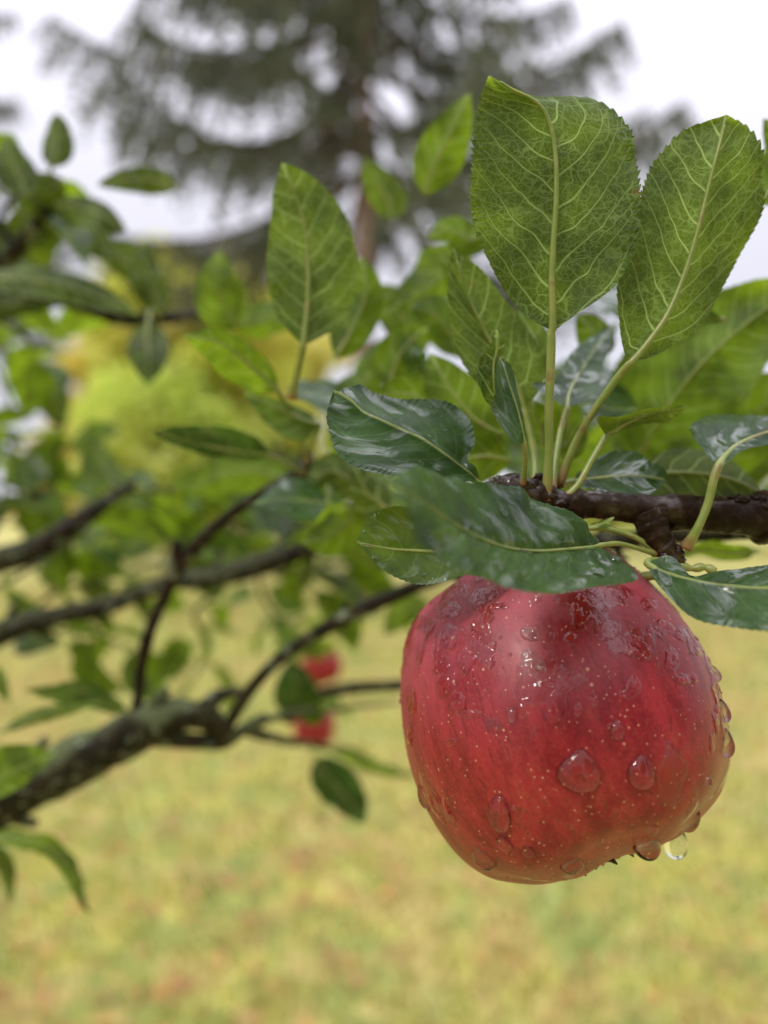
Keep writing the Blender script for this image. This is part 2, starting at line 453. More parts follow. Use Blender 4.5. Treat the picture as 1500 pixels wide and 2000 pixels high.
F = np.concatenate([k0+np.array([[0, 1, 2]]), k0+np.array([[0, 2, 3]]), k0+np.array([[3, 2, 4]])])
gr = obj('grass', V, F, M['blades'], origin=(0, 0, 0), smoothed=False, attrs={'rnd': np.repeat(rng.random(nb), 5)})
tag(gr, 'short wet grass blades standing on the lawn', 'grass', kind='stuff')
# scattered fallen leaves
def quads_at(c, nrmv, size, seed, aspect=.7):
    r = np.random.default_rng(seed); m = len(c)
    t = nrm(np.cross(nrmv, r.normal(size=(m, 3)))); b = np.cross(nrmv, t)
    s_ = np.asarray(size)[:, None]
    v = np.stack([c-t*s_, c+b*s_*aspect*.8+t*s_*.1, c+t*s_, c-b*s_*aspect*.8+t*s_*.1], 1)
    return v.reshape(-1, 3), (np.arange(m)[:, None]*4+np.arange(4)[None])
m = 2600
fy = 1.3+rng.random(m)**1.4*14; fx = (rng.random(m)-.5)*(fy*1.3+.5)
keep = fbm(np.stack([fx*.8, fy*.8, 0*fx], -1), 9, 2) > .46
fx, fy = fx[keep], fy[keep]
fc = np.stack([fx, fy, ground_z(fx, fy)+.03], -1)
fn = nrm(rng.normal(size=(len(fc), 3))*.35+np.array([0, 0, 1]))
v, f = quads_at(fc, fn, rng.uniform(.02, .04, len(fc)), 4)
fl = obj('fallen_leaves', v, f, M['fallen'], origin=(0, 0, 0), smoothed=False, attrs={'rnd': np.repeat(rng.random(len(fc)), 4)})
tag(fl, 'orange brown fallen leaves scattered over the lawn', 'leaves', kind='stuff')

# ------------------------------------------------------------------ trees of the background
def spruce(x, y, h, R, label, seed, trunk_r=.17, nb_=70, z0=.28):
    r = np.random.default_rng(seed)
    gz = float(ground_z(np.array([x]), np.array([y]))[0])
    root = empty('spruce_tree', (x, y, gz)); tag(root, label, 'tree')
    base = np.array([x, y, gz])
    path = base+np.stack([np.sin(np.linspace(0, 3, 20))*.06, np.zeros(20), np.linspace(-.1, h, 20)], -1)
    v, f = tube(path, trunk_r*np.linspace(1.15, .12, 20), 12, .12, 2.0, seed)
    obj('trunk', v, f, M['bark_far'], root)
    for i in range(nb_):
        t = z0+(1-z0)*(i+.5)/nb_
        z = h*t; az = i*2.39996+r.uniform(-.3, .3); L = R*(1-t)**.72*1.25*r.uniform(.72, 1.08)
        L = min(L, R*1.1)
        s_ = np.linspace(0, 1, 14)
        droop = -.30*L*np.sin(s_*2.2)*.9+.10*L*s_**3
        d = np.array([math.cos(az), math.sin(az), 0]); sd_ = np.array([-d[1], d[0], 0])
        pth = base+np.array([0, 0, z])+d*(s_*L)[:, None]+np.array([0, 0, 1])*droop[:, None]+sd_*(np.sin(s_*3+i)*.05*L)[:, None]
        v, f = tube(pth, .035*np.linspace(1, .2, 14)*(L/3+.4), 6)
        br = obj('branch', v, f, M['bark_grey'], root)
        # side shoots hanging from the limb, each a bristling spray of needles
        pts, dirs = [], []
        ns = int(8+L*8)
        for q in range(ns):
            u_ = .22+.78*(q+r.random())/ns
            pb = catmull(pth, [u_*13])[0]
            sgn = 1 if q % 2 else -1
            side = sd_*sgn*r.uniform(.25, 1)+d*r.uniform(.2, .9)+np.array([0, 0, -1])*r.uniform(.35, 1.5)
            side = nrm(side); sl = (.22+.55*(1-abs(u_-.55)))*r.uniform(.5, 1.1)*min(1, L/2.5)
            kk = np.linspace(0, 1, 7)
            cur = pb+side*(kk*sl)[:, None]+np.array([0, 0, -1])*(kk**2*sl*.45)[:, None]
            pts.append(cur); dirs.append(np.tile(side, (7, 1)))
        c = np.vstack(pts); dv = np.vstack(dirs)
        rep = 6
        c = np.repeat(c, rep, 0); dv = np.repeat(dv, rep, 0)
        c = c+r.normal(size=c.shape)*.02
        nd = nrm(dv*.9+r.normal(size=c.shape)*.8)
        t_ = nrm(np.cross(nd, r.normal(size=c.shape)))
        ll = r.uniform(.08, .14, len(c))[:, None]; ww = ll*.22
        v = np.stack([c-nd*ll*.2+t_*ww, c-nd*ll*.2-t_*ww, c+nd*ll], 1).reshape(-1, 3)
        f = np.arange(len(c)*3).reshape(-1, 3)
        obj('needles', v, f, M['needles'], br, smoothed=False, attrs={'rnd': np.repeat(r.random(len(c)), 3)})
    return root
SPX = 12.0
spruce((705-750)/FPX*SPX, SPX, 15.0, 6.6, 'tall drooping spruce with a bare pinkish trunk behind the apple tree', 21, .16, 84, .42)
spruce(-14.6, 26.0, 25, 4.6, 'second spruce at the far left whose branch tips reach into the top corner', 22, .2, 46, .3)

def broadleaf(name, x, y, h, Rx, Rz, mat, label, cat, seed, nclump=26, leaf=.16, nleaf=150, bark='bark_grey', low=.0, cz=None):
    r = np.random.default_rng(seed)
    gz = float(ground_z(np.array([x]), np.array([y]))[0])
    root = empty(name, (x, y, gz)); tag(root, label, cat)
    b = np.array([x, y, gz]); cz = h-Rz if cz is None else cz
    cc = []
    while len(cc) < nclump:
        p = r.uniform(-1, 1, 3)
        if .25 < np.linalg.norm(p) < 1: cc.append(p*np.array([Rx, Rx, Rz])*.85)
    cc = b+np.array([0, 0, cz])+np.array(cc)
    cc[:, 2] = np.maximum(cc[:, 2], gz+low+.3)
    parts = [tube(smooth([b-[0, 0, .1], b+[.05*Rx, 0, cz*.5], b+[0, 0, cz+Rz*.5]], 12), np.linspace(.05, .015, 12)*h*.5, 8, .15, 3, seed)]
    for c in cc[::2]:
        parts.append(tube(smooth([b+[0, 0, cz*.45], (b+[0, 0, cz]+c)/2+[0, 0, -.1], c], 8), np.linspace(.02, .005, 8)*h*.5, 5))
    v, f = join(parts); obj('trunk', v, f, M[bark], root)
    cen, nor = [], []
    for c in cc:
        rr = r.uniform(.14, .36)*min(Rx, Rz)*1.3
        d = nrm(r.normal(size=(nleaf, 3)))
        cen.append(c+d*(rr*r.uniform(.45, 1, nleaf)**.6)[:, None]*np.array([1.15, 1.15, .8])); nor.append(nrm(d*.5+r.normal(size=d.shape)*.8+[0, 0, .5]))
    cen = np.vstack(cen); nor = np.vstack(nor)
    v, f = quads_at(cen, nor, r.uniform(.6, 1.2, len(cen))*leaf, seed)
    obj('crown', v, f, M[mat], root, smoothed=False, attrs={'rnd': np.repeat(np.clip(np.repeat(r.random(len(cc))**1.5, nleaf)*.8+r.random(len(cen))*.35, 0, 1), 4)})
    return root
def at(x, d): return (x-750)/FPX*d
broadleaf('yellow_tree', at(390, 19), 19, 8.4, 2.5, 3.3, 'yellow', 'bright yellow-green bushy tree, the largest one left of the spruce trunk', 'tree', 31, 70, .16, 260)
broadleaf('golden_tree', at(200, 21), 21, 6.6, 1.8, 2.7, 'golden', 'golden orange tree between the yellow-green tree and the left edge', 'tree', 32, 30, .15, 220)
broadleaf('golden_shrub', at(120, 22), 22, 3.4, 1.3, 1.6, 'golden', 'low golden shrub at the foot of the golden tree', 'shrub', 35, 18, .15, 200)
broadleaf('yellow_shrub', at(560, 24), 24, 8.3, 2.4, 3.6, 'yellow', 'tall yellow tree partly behind the spruce trunk', 'tree', 33, 36, .16, 220)
broadleaf('lime_tree', at(330, 17.5), 17.5, 5.6, 2.3, 2.7, 'lime', 'pale lime-green bush standing in front of the yellow and golden trees', 'shrub', 38, 44, .14, 230, cz=2.8)
broadleaf('green_shrub', at(520, 16), 17, 3.0, 1.7, 1.3, 'green_far', 'rounded dark green shrub in front of the yellow trees', 'shrub', 34, 22, .12, 200)
broadleaf('green_tree', at(1180, 26), 26, 6.5, 3.5, 2.6, 'green_far', 'green tree behind the apple leaves on the right', 'tree', 36, 34, .17, 220)
broadleaf('green_tree', at(1560, 24), 24, 5.5, 3.0, 2.4, 'yellow', 'yellowish tree at the right edge beyond the lawn', 'tree', 37, 28, .17, 220)
# unseen trees added to darken what the apple and leaves reflect
for k, (bx_, by_, hh, rr_, ds) in enumerate([(-1.5, -8.0, 6.2, 2.6, 'first'), (4.5, -7.0, 7.5, 2.8, 'second'), (9.5, -2.5, 7.0, 2.6, 'third'), (-11.5, 2.0, 5.5, 2.2, 'fourth')]):
    broadleaf('green_tree', bx_, by_, hh, rr_, rr_*1.05, 'green_far', ['added green tree closest behind the camera, out of view', 'taller added green tree behind the camera to the right, out of view', 'added green tree out of view to the right of the apple tree', 'low added green tree out of view to the left of the apple tree'][k], 'tree', 50+k, 34, .22, 150)
# low hedge closing the lawn
r = np.random.default_rng(5)
m = 9000
hx = r.uniform(-13, 22, m); hy = 29+r.normal(size=m)*.45; hz = r.uniform(0, 1, m)**.8*(1.6+.5*np.sin(hx*1.3)+.3*np.sin(hx*3.1))+.6
c = np.stack([hx, hy, hz], -1)
v, f = quads_at(c, nrm(r.normal(size=c.shape)+[0, -.4, .4]), r.uniform(.10, .20, m), 5)
hd = obj('hedge', v, f, M['lime'], origin=(4, 29, .4), smoothed=False, attrs={'rnd': np.repeat(r.random(m), 4)})
tag(hd, 'loose pale green hedge closing the far side of the lawn', 'hedge')

# ------------------------------------------------------------------ the apple tree
ROOT = np.array([-.95, .62, float(ground_z(np.array([-.95]), np.array([.62]))[0])])
tree = empty('apple_tree', ROOT)
tag(tree, 'wet green apple tree reaching in over the lawn with mossy boughs and dark twigs', 'tree')
def branch(pts, r0, r1, mat='bark_dark', seed=1, seg=12, bump=.26, bs=90, knots=(), n=None, name='branch', rr=None):
    """pts: (photo x, photo y, depth) control points or world points (tagged 'w')"""
    W = np.array([p[1:] if p[0] == 'w' else P(*p) for p in pts])
    n = n or max(16, len(pts)*9)
    path = smooth(W, n)
    rd = np.interp(np.linspace(0, 1, n), np.linspace(0, 1, len(rr)), rr) if rr is not None else np.linspace(r0, r1, n)
    t = np.linspace(0, 1, n)
    for kp, ka, kw in knots: rd = rd*(1+ka*np.exp(-((t-kp)/kw)**2))
    v, f = tube(path, rd, seg, bump, bs, seed)
    o = obj(name, v, f, M[mat], tree)
    return path
br = []
# trunk, out of frame on the left
v, f = tube(smooth([ROOT-[0, 0, .1], ROOT+[.03, .02, .5], ROOT+[-.02, 0, 1.0], ROOT+[-.1, .05, 1.9]], 30), np.linspace(.085, .05, 30), 18, .15, 12, 3)
obj('trunk', v, f, M['bark_moss'], tree)
# big mossy bough, lower left, to the fork
bough = branch([('w', *(ROOT+[0, 0, .95])), (-900, 1800, .52), (-400, 1720, .40), (-60, 1590, .36), (90, 1520, .355), (200, 1462, .35), (290, 1412, .35), (345, 1398, .352), (400, 1402, .355), (440, 1435, .36)],
       0, 0, 'bark_moss', 5, 22, .42, 55, rr=[.035, .022, .015, .0135, .012, .0105, .0092, .0078, .0070, .0055], n=90, name='bough')
branch([(262, 1432, .35), (330, 1444, .352), (400, 1449, .355), (440, 1448, .36), (475, 1425, .362), (520, 1400, .37)], .0044, .0028, 'bark_moss', 6, 12)
mainb = branch([(432, 1448, .36), (450, 1408, .355), (495, 1340, .345), (560, 1275, .335), (640, 1225, .325), (720, 1185, .315), (800, 1150, .31), (900, 1110, .30), (1050, 1075, .28), (1250, 1052, .25), (1420, 1040, .235), (1620, 1030, .23), (1900, 1000, .24)],
       0, 0, 'bark_dark', 7, 14, rr=[.0036, .0031, .0028, .0029, .0031, .0033, .0031, .0030, .0030, .0028, .0026, .0024, .002], n=90)
branch([(268, 1440, .350), (268, 1390, .347), (275, 1310, .342), (292, 1235, .338), (322, 1165, .335), (352, 1108, .33), (410, 1040, .32), (470, 990, .31), (540, 950, .30), (590, 932, .29), (640, 925, .285), (690, 950, .28)],
       0, 0, 'bark_red', 8, 12, rr=[.0040, .0031, .0025, .0025, .0028, .0030, .0025, .0023, .0023, .0030, .0025, .0016], knots=((.25, .25, .03), (.52, .3, .03), (.83, .35, .03)), n=90)
branch([(350, 1110, .33), (346, 1082, .328), (344, 1055, .327)], .0026, .0016, 'bark_red', 9)
branch([(588, 935, .29), (600, 900, .288), (598, 880, .287)], .0035, .0022, 'bark_red', 10)
br2 = branch([('w', *(ROOT+[0, 0, 1.15])), (-400, 1400, .5), (-60, 1262, .42), (60, 1215, .41), (200, 1185, .42), (330, 1138, .43), (420, 1128, .44), (520, 1100, .45), (640, 1062, .46), (760, 1040, .47), (900, 1050, .48)],
       0, 0, 'bark_dark', 11, 12, rr=[.02, .010, .0068, .0060, .0052, .0046, .0062, .0066, .0060, .0050, .004], n=90)
branch([('w', *(ROOT+[0, 0, 1.25])), (-300, 1180, .5), (-40, 1105, .42), (60, 1075, .42), (140, 1030, .42), (200, 985, .43), (262, 940, .44)], 0, 0, 'bark_dark', 12,
       rr=[.016, .010, .0075, .0068, .0060, .0045, .0030], n=60)
branch([('w', *(ROOT+[0, 0, 1.55])), (-260, 620, .46), (-40, 560, .40), (60, 570, .39), (160, 595, .39), (240, 622, .40), (320, 622, .41), (400, 612, .43)], 0, 0, 'bark_dark', 13,
       rr=[.014, .007, .005, .0045, .0042, .0042, .0036, .0016], n=60)
branch([(-60, 600, .40), (-20, 540, .39), (30, 490, .38), (70, 440, .37), (95, 400, .37), (85, 350, .37)], .0050, .0018, 'bark_dark', 14)
branch([(475, 1425, .362), (530, 1440, .40), (590, 1452, .46), (640, 1460, .5)], .0030, .0018, 'bark_dark', 15)
branch([(560, 1405, .50), (620, 1358, .48), (700, 1343, .46), (790, 1338, .45), (900, 1330, .45)], .0042, .0030, 'bark_dark', 16)
branch([(475, 1425, .362), (560, 1395, .40), (650, 1385, .47), (780, 1370, .5)], .0024, .0010, 'bark_moss', 17)
# twig right in the plane of focus
twig = branch([(1760, 960, .20), (1640, 1000, .185), (1530, 1012, .176), (1470, 1008, .173), (1400, 1004, .172), (1320, 1001, .172), (1240, 994, .172), (1160, 986, .172), (1100, 984, .171), (1040, 962, .171), (985, 948, .172), (955, 946, .173)],
       0, 0, 'bark', 18, 26, .14, 380, n=190, rr=[.0042, .0046, .0048, .0046, .0042, .0038, .0034, .0031, .0029, .0026, .0022, .0012],
       knots=((.235, .32, .014), (.255, .2, .01), (.46, .14, .02), (.69, .28, .02), (.80, .5, .025), (.88, .4, .03)))
spur = branch([(1262, 1000, .1705), (1275, 1030, .170), (1290, 1058, .1695), (1306, 1082, .1695), (1312, 1100, .170)], 0, 0, 'bark', 19, 22, .3, 420, n=60,
       rr=[.0034, .0034, .0030, .0026, .0016], knots=((.22, .10, .05), (.42, .07, .03), (.60, .14, .05), (.82, .3, .07)))
rs = np.random.default_rng(12)
for pth_, rad_, cnt in [(bough[20:], .009, 7), (br2[20:], .006, 6), (mainb[12:70], .0034, 5)]:
    for q in range(cnt):
        i_ = rs.integers(2, len(pth_)-2); T0 = nrm(pth_[i_+1]-pth_[i_]); s0 = nrm(np.cross(T0, rs.normal(size=3))+[0, 0, .4])
        L0 = rs.uniform(.6, 1.6)*rad_
        b0 = pth_[i_]+s0*rad_*.55
        v, f = tube(smooth([b0, b0+s0*L0*.6+T0*L0*.3, b0+s0*L0+T0*L0*.9], 10), np.linspace(.5, .22, 10)*rad_, 9, .35, 150, q)
        obj('spur', v, f, M['bark_moss' if rad_ > .005 else 'bark_dark'], tree)
# spur scales and bud remains
sp_ = [blob(P(x, y, d), np.array([a, a, b])*.00075, k, 14, 18, .7, 2.8) for k, (x, y, d, a, b) in enumerate([
    (1040, 948, .1695, 2.6, 2.0), (1010, 940, .171, 2.2, 1.8), (1072, 966, .169, 2.4, 2.1), (1092, 985, .1685, 2.2, 1.6), (975, 938, .172, 1.8, 1.3),
    (1110, 988, .169, 1.6, 1.2), (1055, 935, .170, 1.6, 1.8), (1298, 1088, .1680, 2.2, 1.5), (1322, 1078, .1685, 1.8, 1.8), (1328, 1094, .1685, 1.5, 1.2), (1285, 1078, .169, 1.7, 1.5),
    (1318, 1108, .1690, 1.2, 1.3), (1440, 975, .171, 3.0, 1.3), (1478, 978, .171, 2.2, 1.7), (1492, 990, .170, 1.8, 1.3)])]
for v, f in sp_: obj('bud_scar', v, f, M['bark'], tree, solid=True)
# withered old stalk under the spur
v, f = tube(smooth([P(1322, 1102, .1685), P(1350, 1110, .168), P(1375, 1108, .1675), P(1398, 1116, .167)], 20), .0006+.0004*np.abs(np.sin(np.linspace(0, 9, 20))), 10, .2, 900)
obj('old_stalk', v, f, M['stalk'], tree, attrs={'along': np.ones(len(v))})

# ------------------------------------------------------------------ leaves
NLEAF = [0]
def leaf_mesh(mid, le, re, U=150, V=17, teeth=34, tooth=.035, bow=.0, ruffle=.0005, quilt=.00012, crease=.15, seed=0, tip0=True):
    """mid/le/re: world control polylines from base to tip. Returns grid verts + attributes"""
    r = np.random.default_rng(seed)
    t = np.linspace(0, len(mid)-1, U)
    m_, l_, r_ = catmull(mid, t), catmull(le, t), catmull(re, t)
    s = np.concatenate([[0], np.cumsum(np.linalg.norm(np.diff(m_, axis=0), axis=1))])
    u = s/s[-1]
    vv = np.linspace(-1, 1, 2*V-1)
    env = np.clip(np.minimum(u/.08, (1-u)/.03), 0, 1)
    rows = []; lat = []
    T = nrm(np.gradient(m_, axis=0))
    for k, v in enumerate(vv):
        e = l_ if v < 0 else r_
        a = abs(v)
        ph = u*teeth+(.37 if v < 0 else 0)+.8*np.sin(u*9+seed)
        saw = (ph % 1.0)
        amp = tooth*(a**6)*env*(.7+.6*noise3(np.stack([u*teeth, 0*u+seed, 0*u], -1), 3))
        wv_ = (e-m_)
        q = m_+wv_*a+wv_*(amp*(saw-.35))[:, None]+T*(np.linalg.norm(wv_, axis=1)*amp*(saw)*.8)[:, None]
        rows.append(q); lat.append(np.sign(v)*a*np.linalg.norm(wv_, axis=1))
    G = np.stack(rows, 1); L = np.stack(lat, 1)
    gu = np.gradient(G, axis=0); gv = np.gradient(G, axis=1); N = nrm(np.cross(gu, gv))
    # smooth the normals a little by using the ones of the row
    Nm = nrm(N[:, [V-1-1]]+N[:, [V-1+1]])
    N = nrm(N+Nm)
    A = np.abs(vv)[None, :]
    S = np.repeat(s[:, None], G.shape[1], 1)
    disp = bow*np.sin(math.pi*A)*env[:, None]
    crv = np.maximum(A-.0, 0)
    q3 = np.stack([S*100*1.1, L*100*1.1, 0*S+seed*3.1], -1)
    disp = disp+ruffle*2*(fbm(q3, seed, 2)-.5)*(.25+crv**1.5*1.2)*env[:, None]
    # quilting between side veins
    aa = np.abs(L*100); qq = (S*100-.75*aa-.22*aa**2+.33*(L > 0))/.62
    disp = disp+quilt*np.abs(np.sin(math.pi*qq))*np.clip(aa/.15, 0, 1)*(1-A**6)*env[:, None]
    disp = disp+quilt*1.5*(fbm(q3*2, seed+5, 2)-.5)*np.clip(aa/.1, 0, 1)*env[:, None]
    disp = disp-crease*.001*np.exp(-(aa/.12)**2)*env[:, None]
    G = G+N*disp[..., None]
    lc = np.stack([S*100, L*100, 0*S+seed*1.7], -1)
    return G.reshape(-1, 3), grid_faces(U, 2*V-1), lc.reshape(-1, 3), m_, Nm[:, 0], s
def add_leaf(mid, le, re, stalk=None, mat='leaf_sharp', top=False, stalk_r=.0009, mid_r=.00055, parent=None, beads=0, **kw):
    NLEAF[0] += 1
    kw.setdefault('seed', NLEAF[0])
    G, F, lc, m_, N, s = leaf_mesh(mid, le, re, **kw)
    # orient: normal = upper side
    view = nrm(-(m_[len(m_)//2]-np.array([0, 0, CAMH])))
    facing = float(np.mean(N@view)) > 0
    if facing != top:
        sign = -1
    else: sign = 1
    if sign < 0: F = F[:, ::-1]
    Nt = N*sign                       # points out of the upper side
    o = obj('leaf', G, F, M[mat], tree, origin=m_[0], attrs={'lc': lc})
    # rain beads standing on the blade
    if beads:
        rb = np.random.default_rng(NLEAF[0]*7); nu_ = len(m_); nv_ = G.shape[0]//nu_
        GG = G.reshape(nu_, nv_, 3)
        for _ in range(beads):
            i_, j_ = rb.integers(int(nu_*.1), int(nu_*.92)), rb.integers(2, nv_-2)
            nn_ = nrm(np.cross(GG[i_+1, j_]-GG[i_-1, j_], GG[i_, j_+1]-GG[i_, j_-1]))*sign
            R_ = rb.uniform(.25, .6)*.001*(1+.9*(rb.random() > .8)); t1_ = nrm(np.cross(nn_, [.3, .2, 1])); t2_ = np.cross(nn_, t1_)
            vb_, fb_ = blob((0, 0, 0), (1, 1, 1), int(rb.integers(99)), 12, 16, .12, 1.2)
            vb_ = GG[i_, j_]+R_*(vb_[:, :1]*t1_*rb.uniform(.9, 1.3)+vb_[:, 1:2]*t2_+vb_[:, 2:]*nn_*.55)+nn_*R_*.12
            obj('water_drop', vb_, fb_, M['water_drop'], o, solid=True)
    # stalk and midrib, a rib that stands proud of the underside
    n2 = int(len(m_)*.95); rb = m_[:n2:3]-Nt[:n2:3]*mid_r*.45
    rr = np.linspace(mid_r*1.25, mid_r*.3, len(rb))
    if stalk is not None:
        st = smooth(np.vstack([stalk, rb[:1]]), 26)[:-1]
        along = np.concatenate([np.linspace(0, .5, len(st)), np.linspace(.5, 1, len(rb))])
        path = np.vstack([st, rb]); rr = np.concatenate([stalk_r*np.interp(np.linspace(0, 1, len(st)), [0, .1, .3, 1], [1.55, 1.15, .9, .95]), np.linspace(stalk_r*.85, mid_r*.3, len(rb))])
    else:
        path = rb; along = np.linspace(.5, 1, len(rb))
    v, f = tube(path, rr, 10)
    al = np.repeat(np.concatenate([[along[0]], along, [along[-1]]]), 10)
    obj('leaf_stalk', v, f, M['stalk'], o, attrs={'along': al})
    return o
def hero(st, stalk, **kw):
    """st rows: mx,my,md, lx,ly,ld, rx,ry,rd (depths in mm)"""
    a = np.array(st, float); rec = kw.pop('recede', 0); dz = kw.pop('deepen', 1.0)
    for c_ in (2, 5, 8): a[:, c_] += (a[0, 1]-a[:, c_-1])*rec; a[:, c_] = a[0, 2]-(a[0, 2]-a[:, c_])*dz
    mid = np.array([P(*(x[0], x[1], x[2]*.001)) for x in a]); le = np.array([P(x[3], x[4], x[5]*.001) for x in a]); re = np.array([P(x[6], x[7], x[8]*.001) for x in a])
    sk = np.array([P(x, y, d*.001) for x, y, d in stalk]) if stalk else None
    return add_leaf(mid, le, re, sk, **kw)

# A: the tall backlit leaf seen from below
hero([(1079, 648, 163, 1079, 647, 163, 1081, 647, 163),
      (1078, 600, 162.5, 1022, 612, 162, 1125, 615, 162.5),
      (1077, 540, 162, 968, 535, 160.5, 1200, 560, 162),
      (1080, 470, 161.5, 930, 460, 159.5, 1240, 480, 162),
      (1085, 390, 161, 917, 395, 158.5, 1249, 395, 162.5),
      (1084, 310, 160.5, 922, 325, 158, 1243, 310, 163),
      (1073, 245, 160, 927, 255, 158, 1225, 240, 164),
      (1048, 203, 159, 937, 205, 158, 1165, 192, 165),
      (1000, 178, 158, 945, 175, 157.5, 1050, 192, 163),
      (955, 148, 156.5, 953, 150, 156.5, 957, 148, 156.5)],
     [(1066, 975, 169), (1072, 900, 167), (1072, 800, 165), (1076, 700, 163.5)], U=260, V=26, teeth=38, tooth=.05, stalk_r=.00105, mid_r=.0008, bow=.0006, ruffle=.0008)
# B: the leaf to its right
hero([(1232, 708, 166, 1225, 708, 166, 1238, 708, 166),
      (1262, 672, 166, 1214, 668, 165.5, 1290, 690, 168),
      (1300, 618, 166, 1207, 600, 165, 1365, 640, 170),
      (1328, 555, 166, 1208, 520, 165, 1408, 565, 171),
      (1350, 490, 165.5, 1232, 440, 165.5, 1450, 490, 171),
      (1368, 425, 165, 1250, 385, 166, 1489, 410, 170),
      (1384, 360, 164.5, 1268, 335, 166.5, 1486, 345, 169),
      (1397, 310, 164, 1296, 295, 166.5, 1487, 298, 168),
      (1409, 265, 164, 1340, 252, 166, 1462, 248, 167),
      (1419, 224, 163.5, 1417, 225, 163.5, 1421, 225, 163.5)],
     [(1090, 950, 176), (1125, 862, 174), (1165, 795, 171), (1208, 735, 168)], U=240, V=26, teeth=36, tooth=.055, stalk_r=.0009, mid_r=.0007, bow=.0005)
# C: dark glossy leaf lying to the left of the twig
hero([(938, 945, 168, 940, 946, 168, 937, 944, 168),
      (905, 918, 166, 890, 945, 163, 910, 905, 167),
      (868, 888, 164, 840, 945, 160, 922, 862, 168),
      (828, 862, 162.5, 775, 932, 156, 895, 805, 168),
      (785, 842, 161, 715, 925, 154, 840, 784, 168),
      (745, 825, 160, 668, 892, 153, 785, 778, 168),
      (712, 808, 159, 645, 850, 153, 735, 762, 167.5),
      (686, 785, 158, 640, 805, 155, 702, 746, 165),
      (652, 762, 158, 651, 763, 158, 653, 761, 158)],
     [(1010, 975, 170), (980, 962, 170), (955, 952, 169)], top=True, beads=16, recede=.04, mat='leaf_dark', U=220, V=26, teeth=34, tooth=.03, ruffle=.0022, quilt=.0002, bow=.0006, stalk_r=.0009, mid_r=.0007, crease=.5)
# D: big foreground leaf across the top of the apple
hero([(1168, 1066, 160, 1172, 1064, 160, 1170, 1070, 159.5),
      (1150, 1068, 158, 1160, 1044, 161, 1240, 1108, 150),
      (1105, 1072, 154, 1115, 1006, 158, 1232, 1143, 146),
      (1050, 1075, 149, 1050, 972, 155, 1150, 1150, 140),
      (990, 1068, 143, 980, 948, 149, 1050, 1158, 133),
      (930, 1045, 136, 910, 936, 142, 965, 1138, 127),
      (875, 1012, 129, 852, 928, 135, 895, 1105, 121),
      (820, 972, 121, 800, 922, 126, 832, 1040, 115),
      (754, 930, 112, 753, 930, 112, 755, 931, 112)],
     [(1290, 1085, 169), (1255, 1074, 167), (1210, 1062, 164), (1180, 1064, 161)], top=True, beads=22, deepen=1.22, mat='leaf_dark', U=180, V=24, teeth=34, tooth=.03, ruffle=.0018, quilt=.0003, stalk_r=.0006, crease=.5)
# E: leaf with its tip to the left, above the apple
hero([(985, 1095, 164, 987, 1093, 164, 984, 1097, 164),
      (930, 1085, 163.5, 925, 1030, 166, 968, 1124, 159),
      (870, 1078, 163, 865, 1002, 167, 905, 1124, 157.5),
      (815, 1075, 162, 808, 990, 166.5, 862, 1136, 156.5),
      (768, 1072, 161, 762, 990, 165, 812, 1140, 156),
      (730, 1066, 160, 722, 1012, 163, 757, 1118, 156.5),
      (697, 1058, 159.5, 696, 1057, 159.5, 697, 1060, 159.5)],
     None, top=True, beads=14, mat='leaf_sharp', U=200, V=24, teeth=30, tooth=.03, ruffle=.0006, quilt=.0002, crease=.3)
# F: lower right foreground leaf
hero([(1262, 1100, 158, 1262, 1098, 158, 1262, 1102, 158),
      (1300, 1120, 154, 1310, 1088, 157, 1290, 1150, 151),
      (1350, 1135, 150, 1345, 1128, 155, 1330, 1188, 146),
      (1410, 1145, 146, 1400, 1118, 152, 1385, 1216, 141),
      (1480, 1150, 142, 1478, 1104, 149, 1460, 1230, 136),
      (1560, 1150, 138, 1560, 1095, 145, 1550, 1228, 131),
      (1640, 1145, 135, 1640, 1105, 140, 1635, 1200, 129),
      (1720, 1135, 132, 1720, 1134, 132, 1720, 1136, 132)],
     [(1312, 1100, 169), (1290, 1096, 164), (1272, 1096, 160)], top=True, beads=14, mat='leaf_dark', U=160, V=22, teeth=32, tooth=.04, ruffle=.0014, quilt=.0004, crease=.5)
# G: small shining leaf at the right edge
hero([(1404, 906, 165, 1402, 905, 165, 1406, 906, 165),
      (1418, 888, 164, 1372, 880, 162, 1432, 894, 164),
      (1440, 868, 163.5, 1346, 840, 164, 1462, 880, 163.5),
      (1478, 850, 163, 1385, 808, 168, 1500, 862, 163),
      (1530, 835, 163, 1460, 812, 171, 1560, 850, 164),
      (1590, 825, 164, 1560, 812, 172, 1610, 840, 165),
      (1640, 820, 165, 1639, 819, 165, 1641, 821, 165)],
     [(1340, 1070, 168), (1362, 1032, 166), (1382, 985, 165.5), (1394, 935, 165)], top=True, beads=5, recede=.22, mat='leaf_dark', U=150, V=20, teeth=26, tooth=.03, ruffle=.0007, quilt=.00035, stalk_r=.0010, mid_r=.0006)
# H: pale green leaf behind, seen from below
hero([(1025, 800, 186, 1023, 800, 186, 1027, 800, 186),
      (1008, 755, 186, 950, 770, 183, 1056, 752, 189),
      (985, 715, 186, 898, 700, 182, 1058, 700, 190),
      (958, 670, 186, 882, 640, 182, 1030, 640, 190),
      (930, 615, 185, 876, 580, 182, 990, 592, 189),
      (905, 560, 184, 875, 530, 182, 942, 530, 187),
      (886, 484, 182, 884, 486, 182, 888, 486, 182)],
     [(1045, 950, 180), (1045, 900, 183), (1035, 840, 185)], U=160, V=18, teeth=32, tooth=.04)
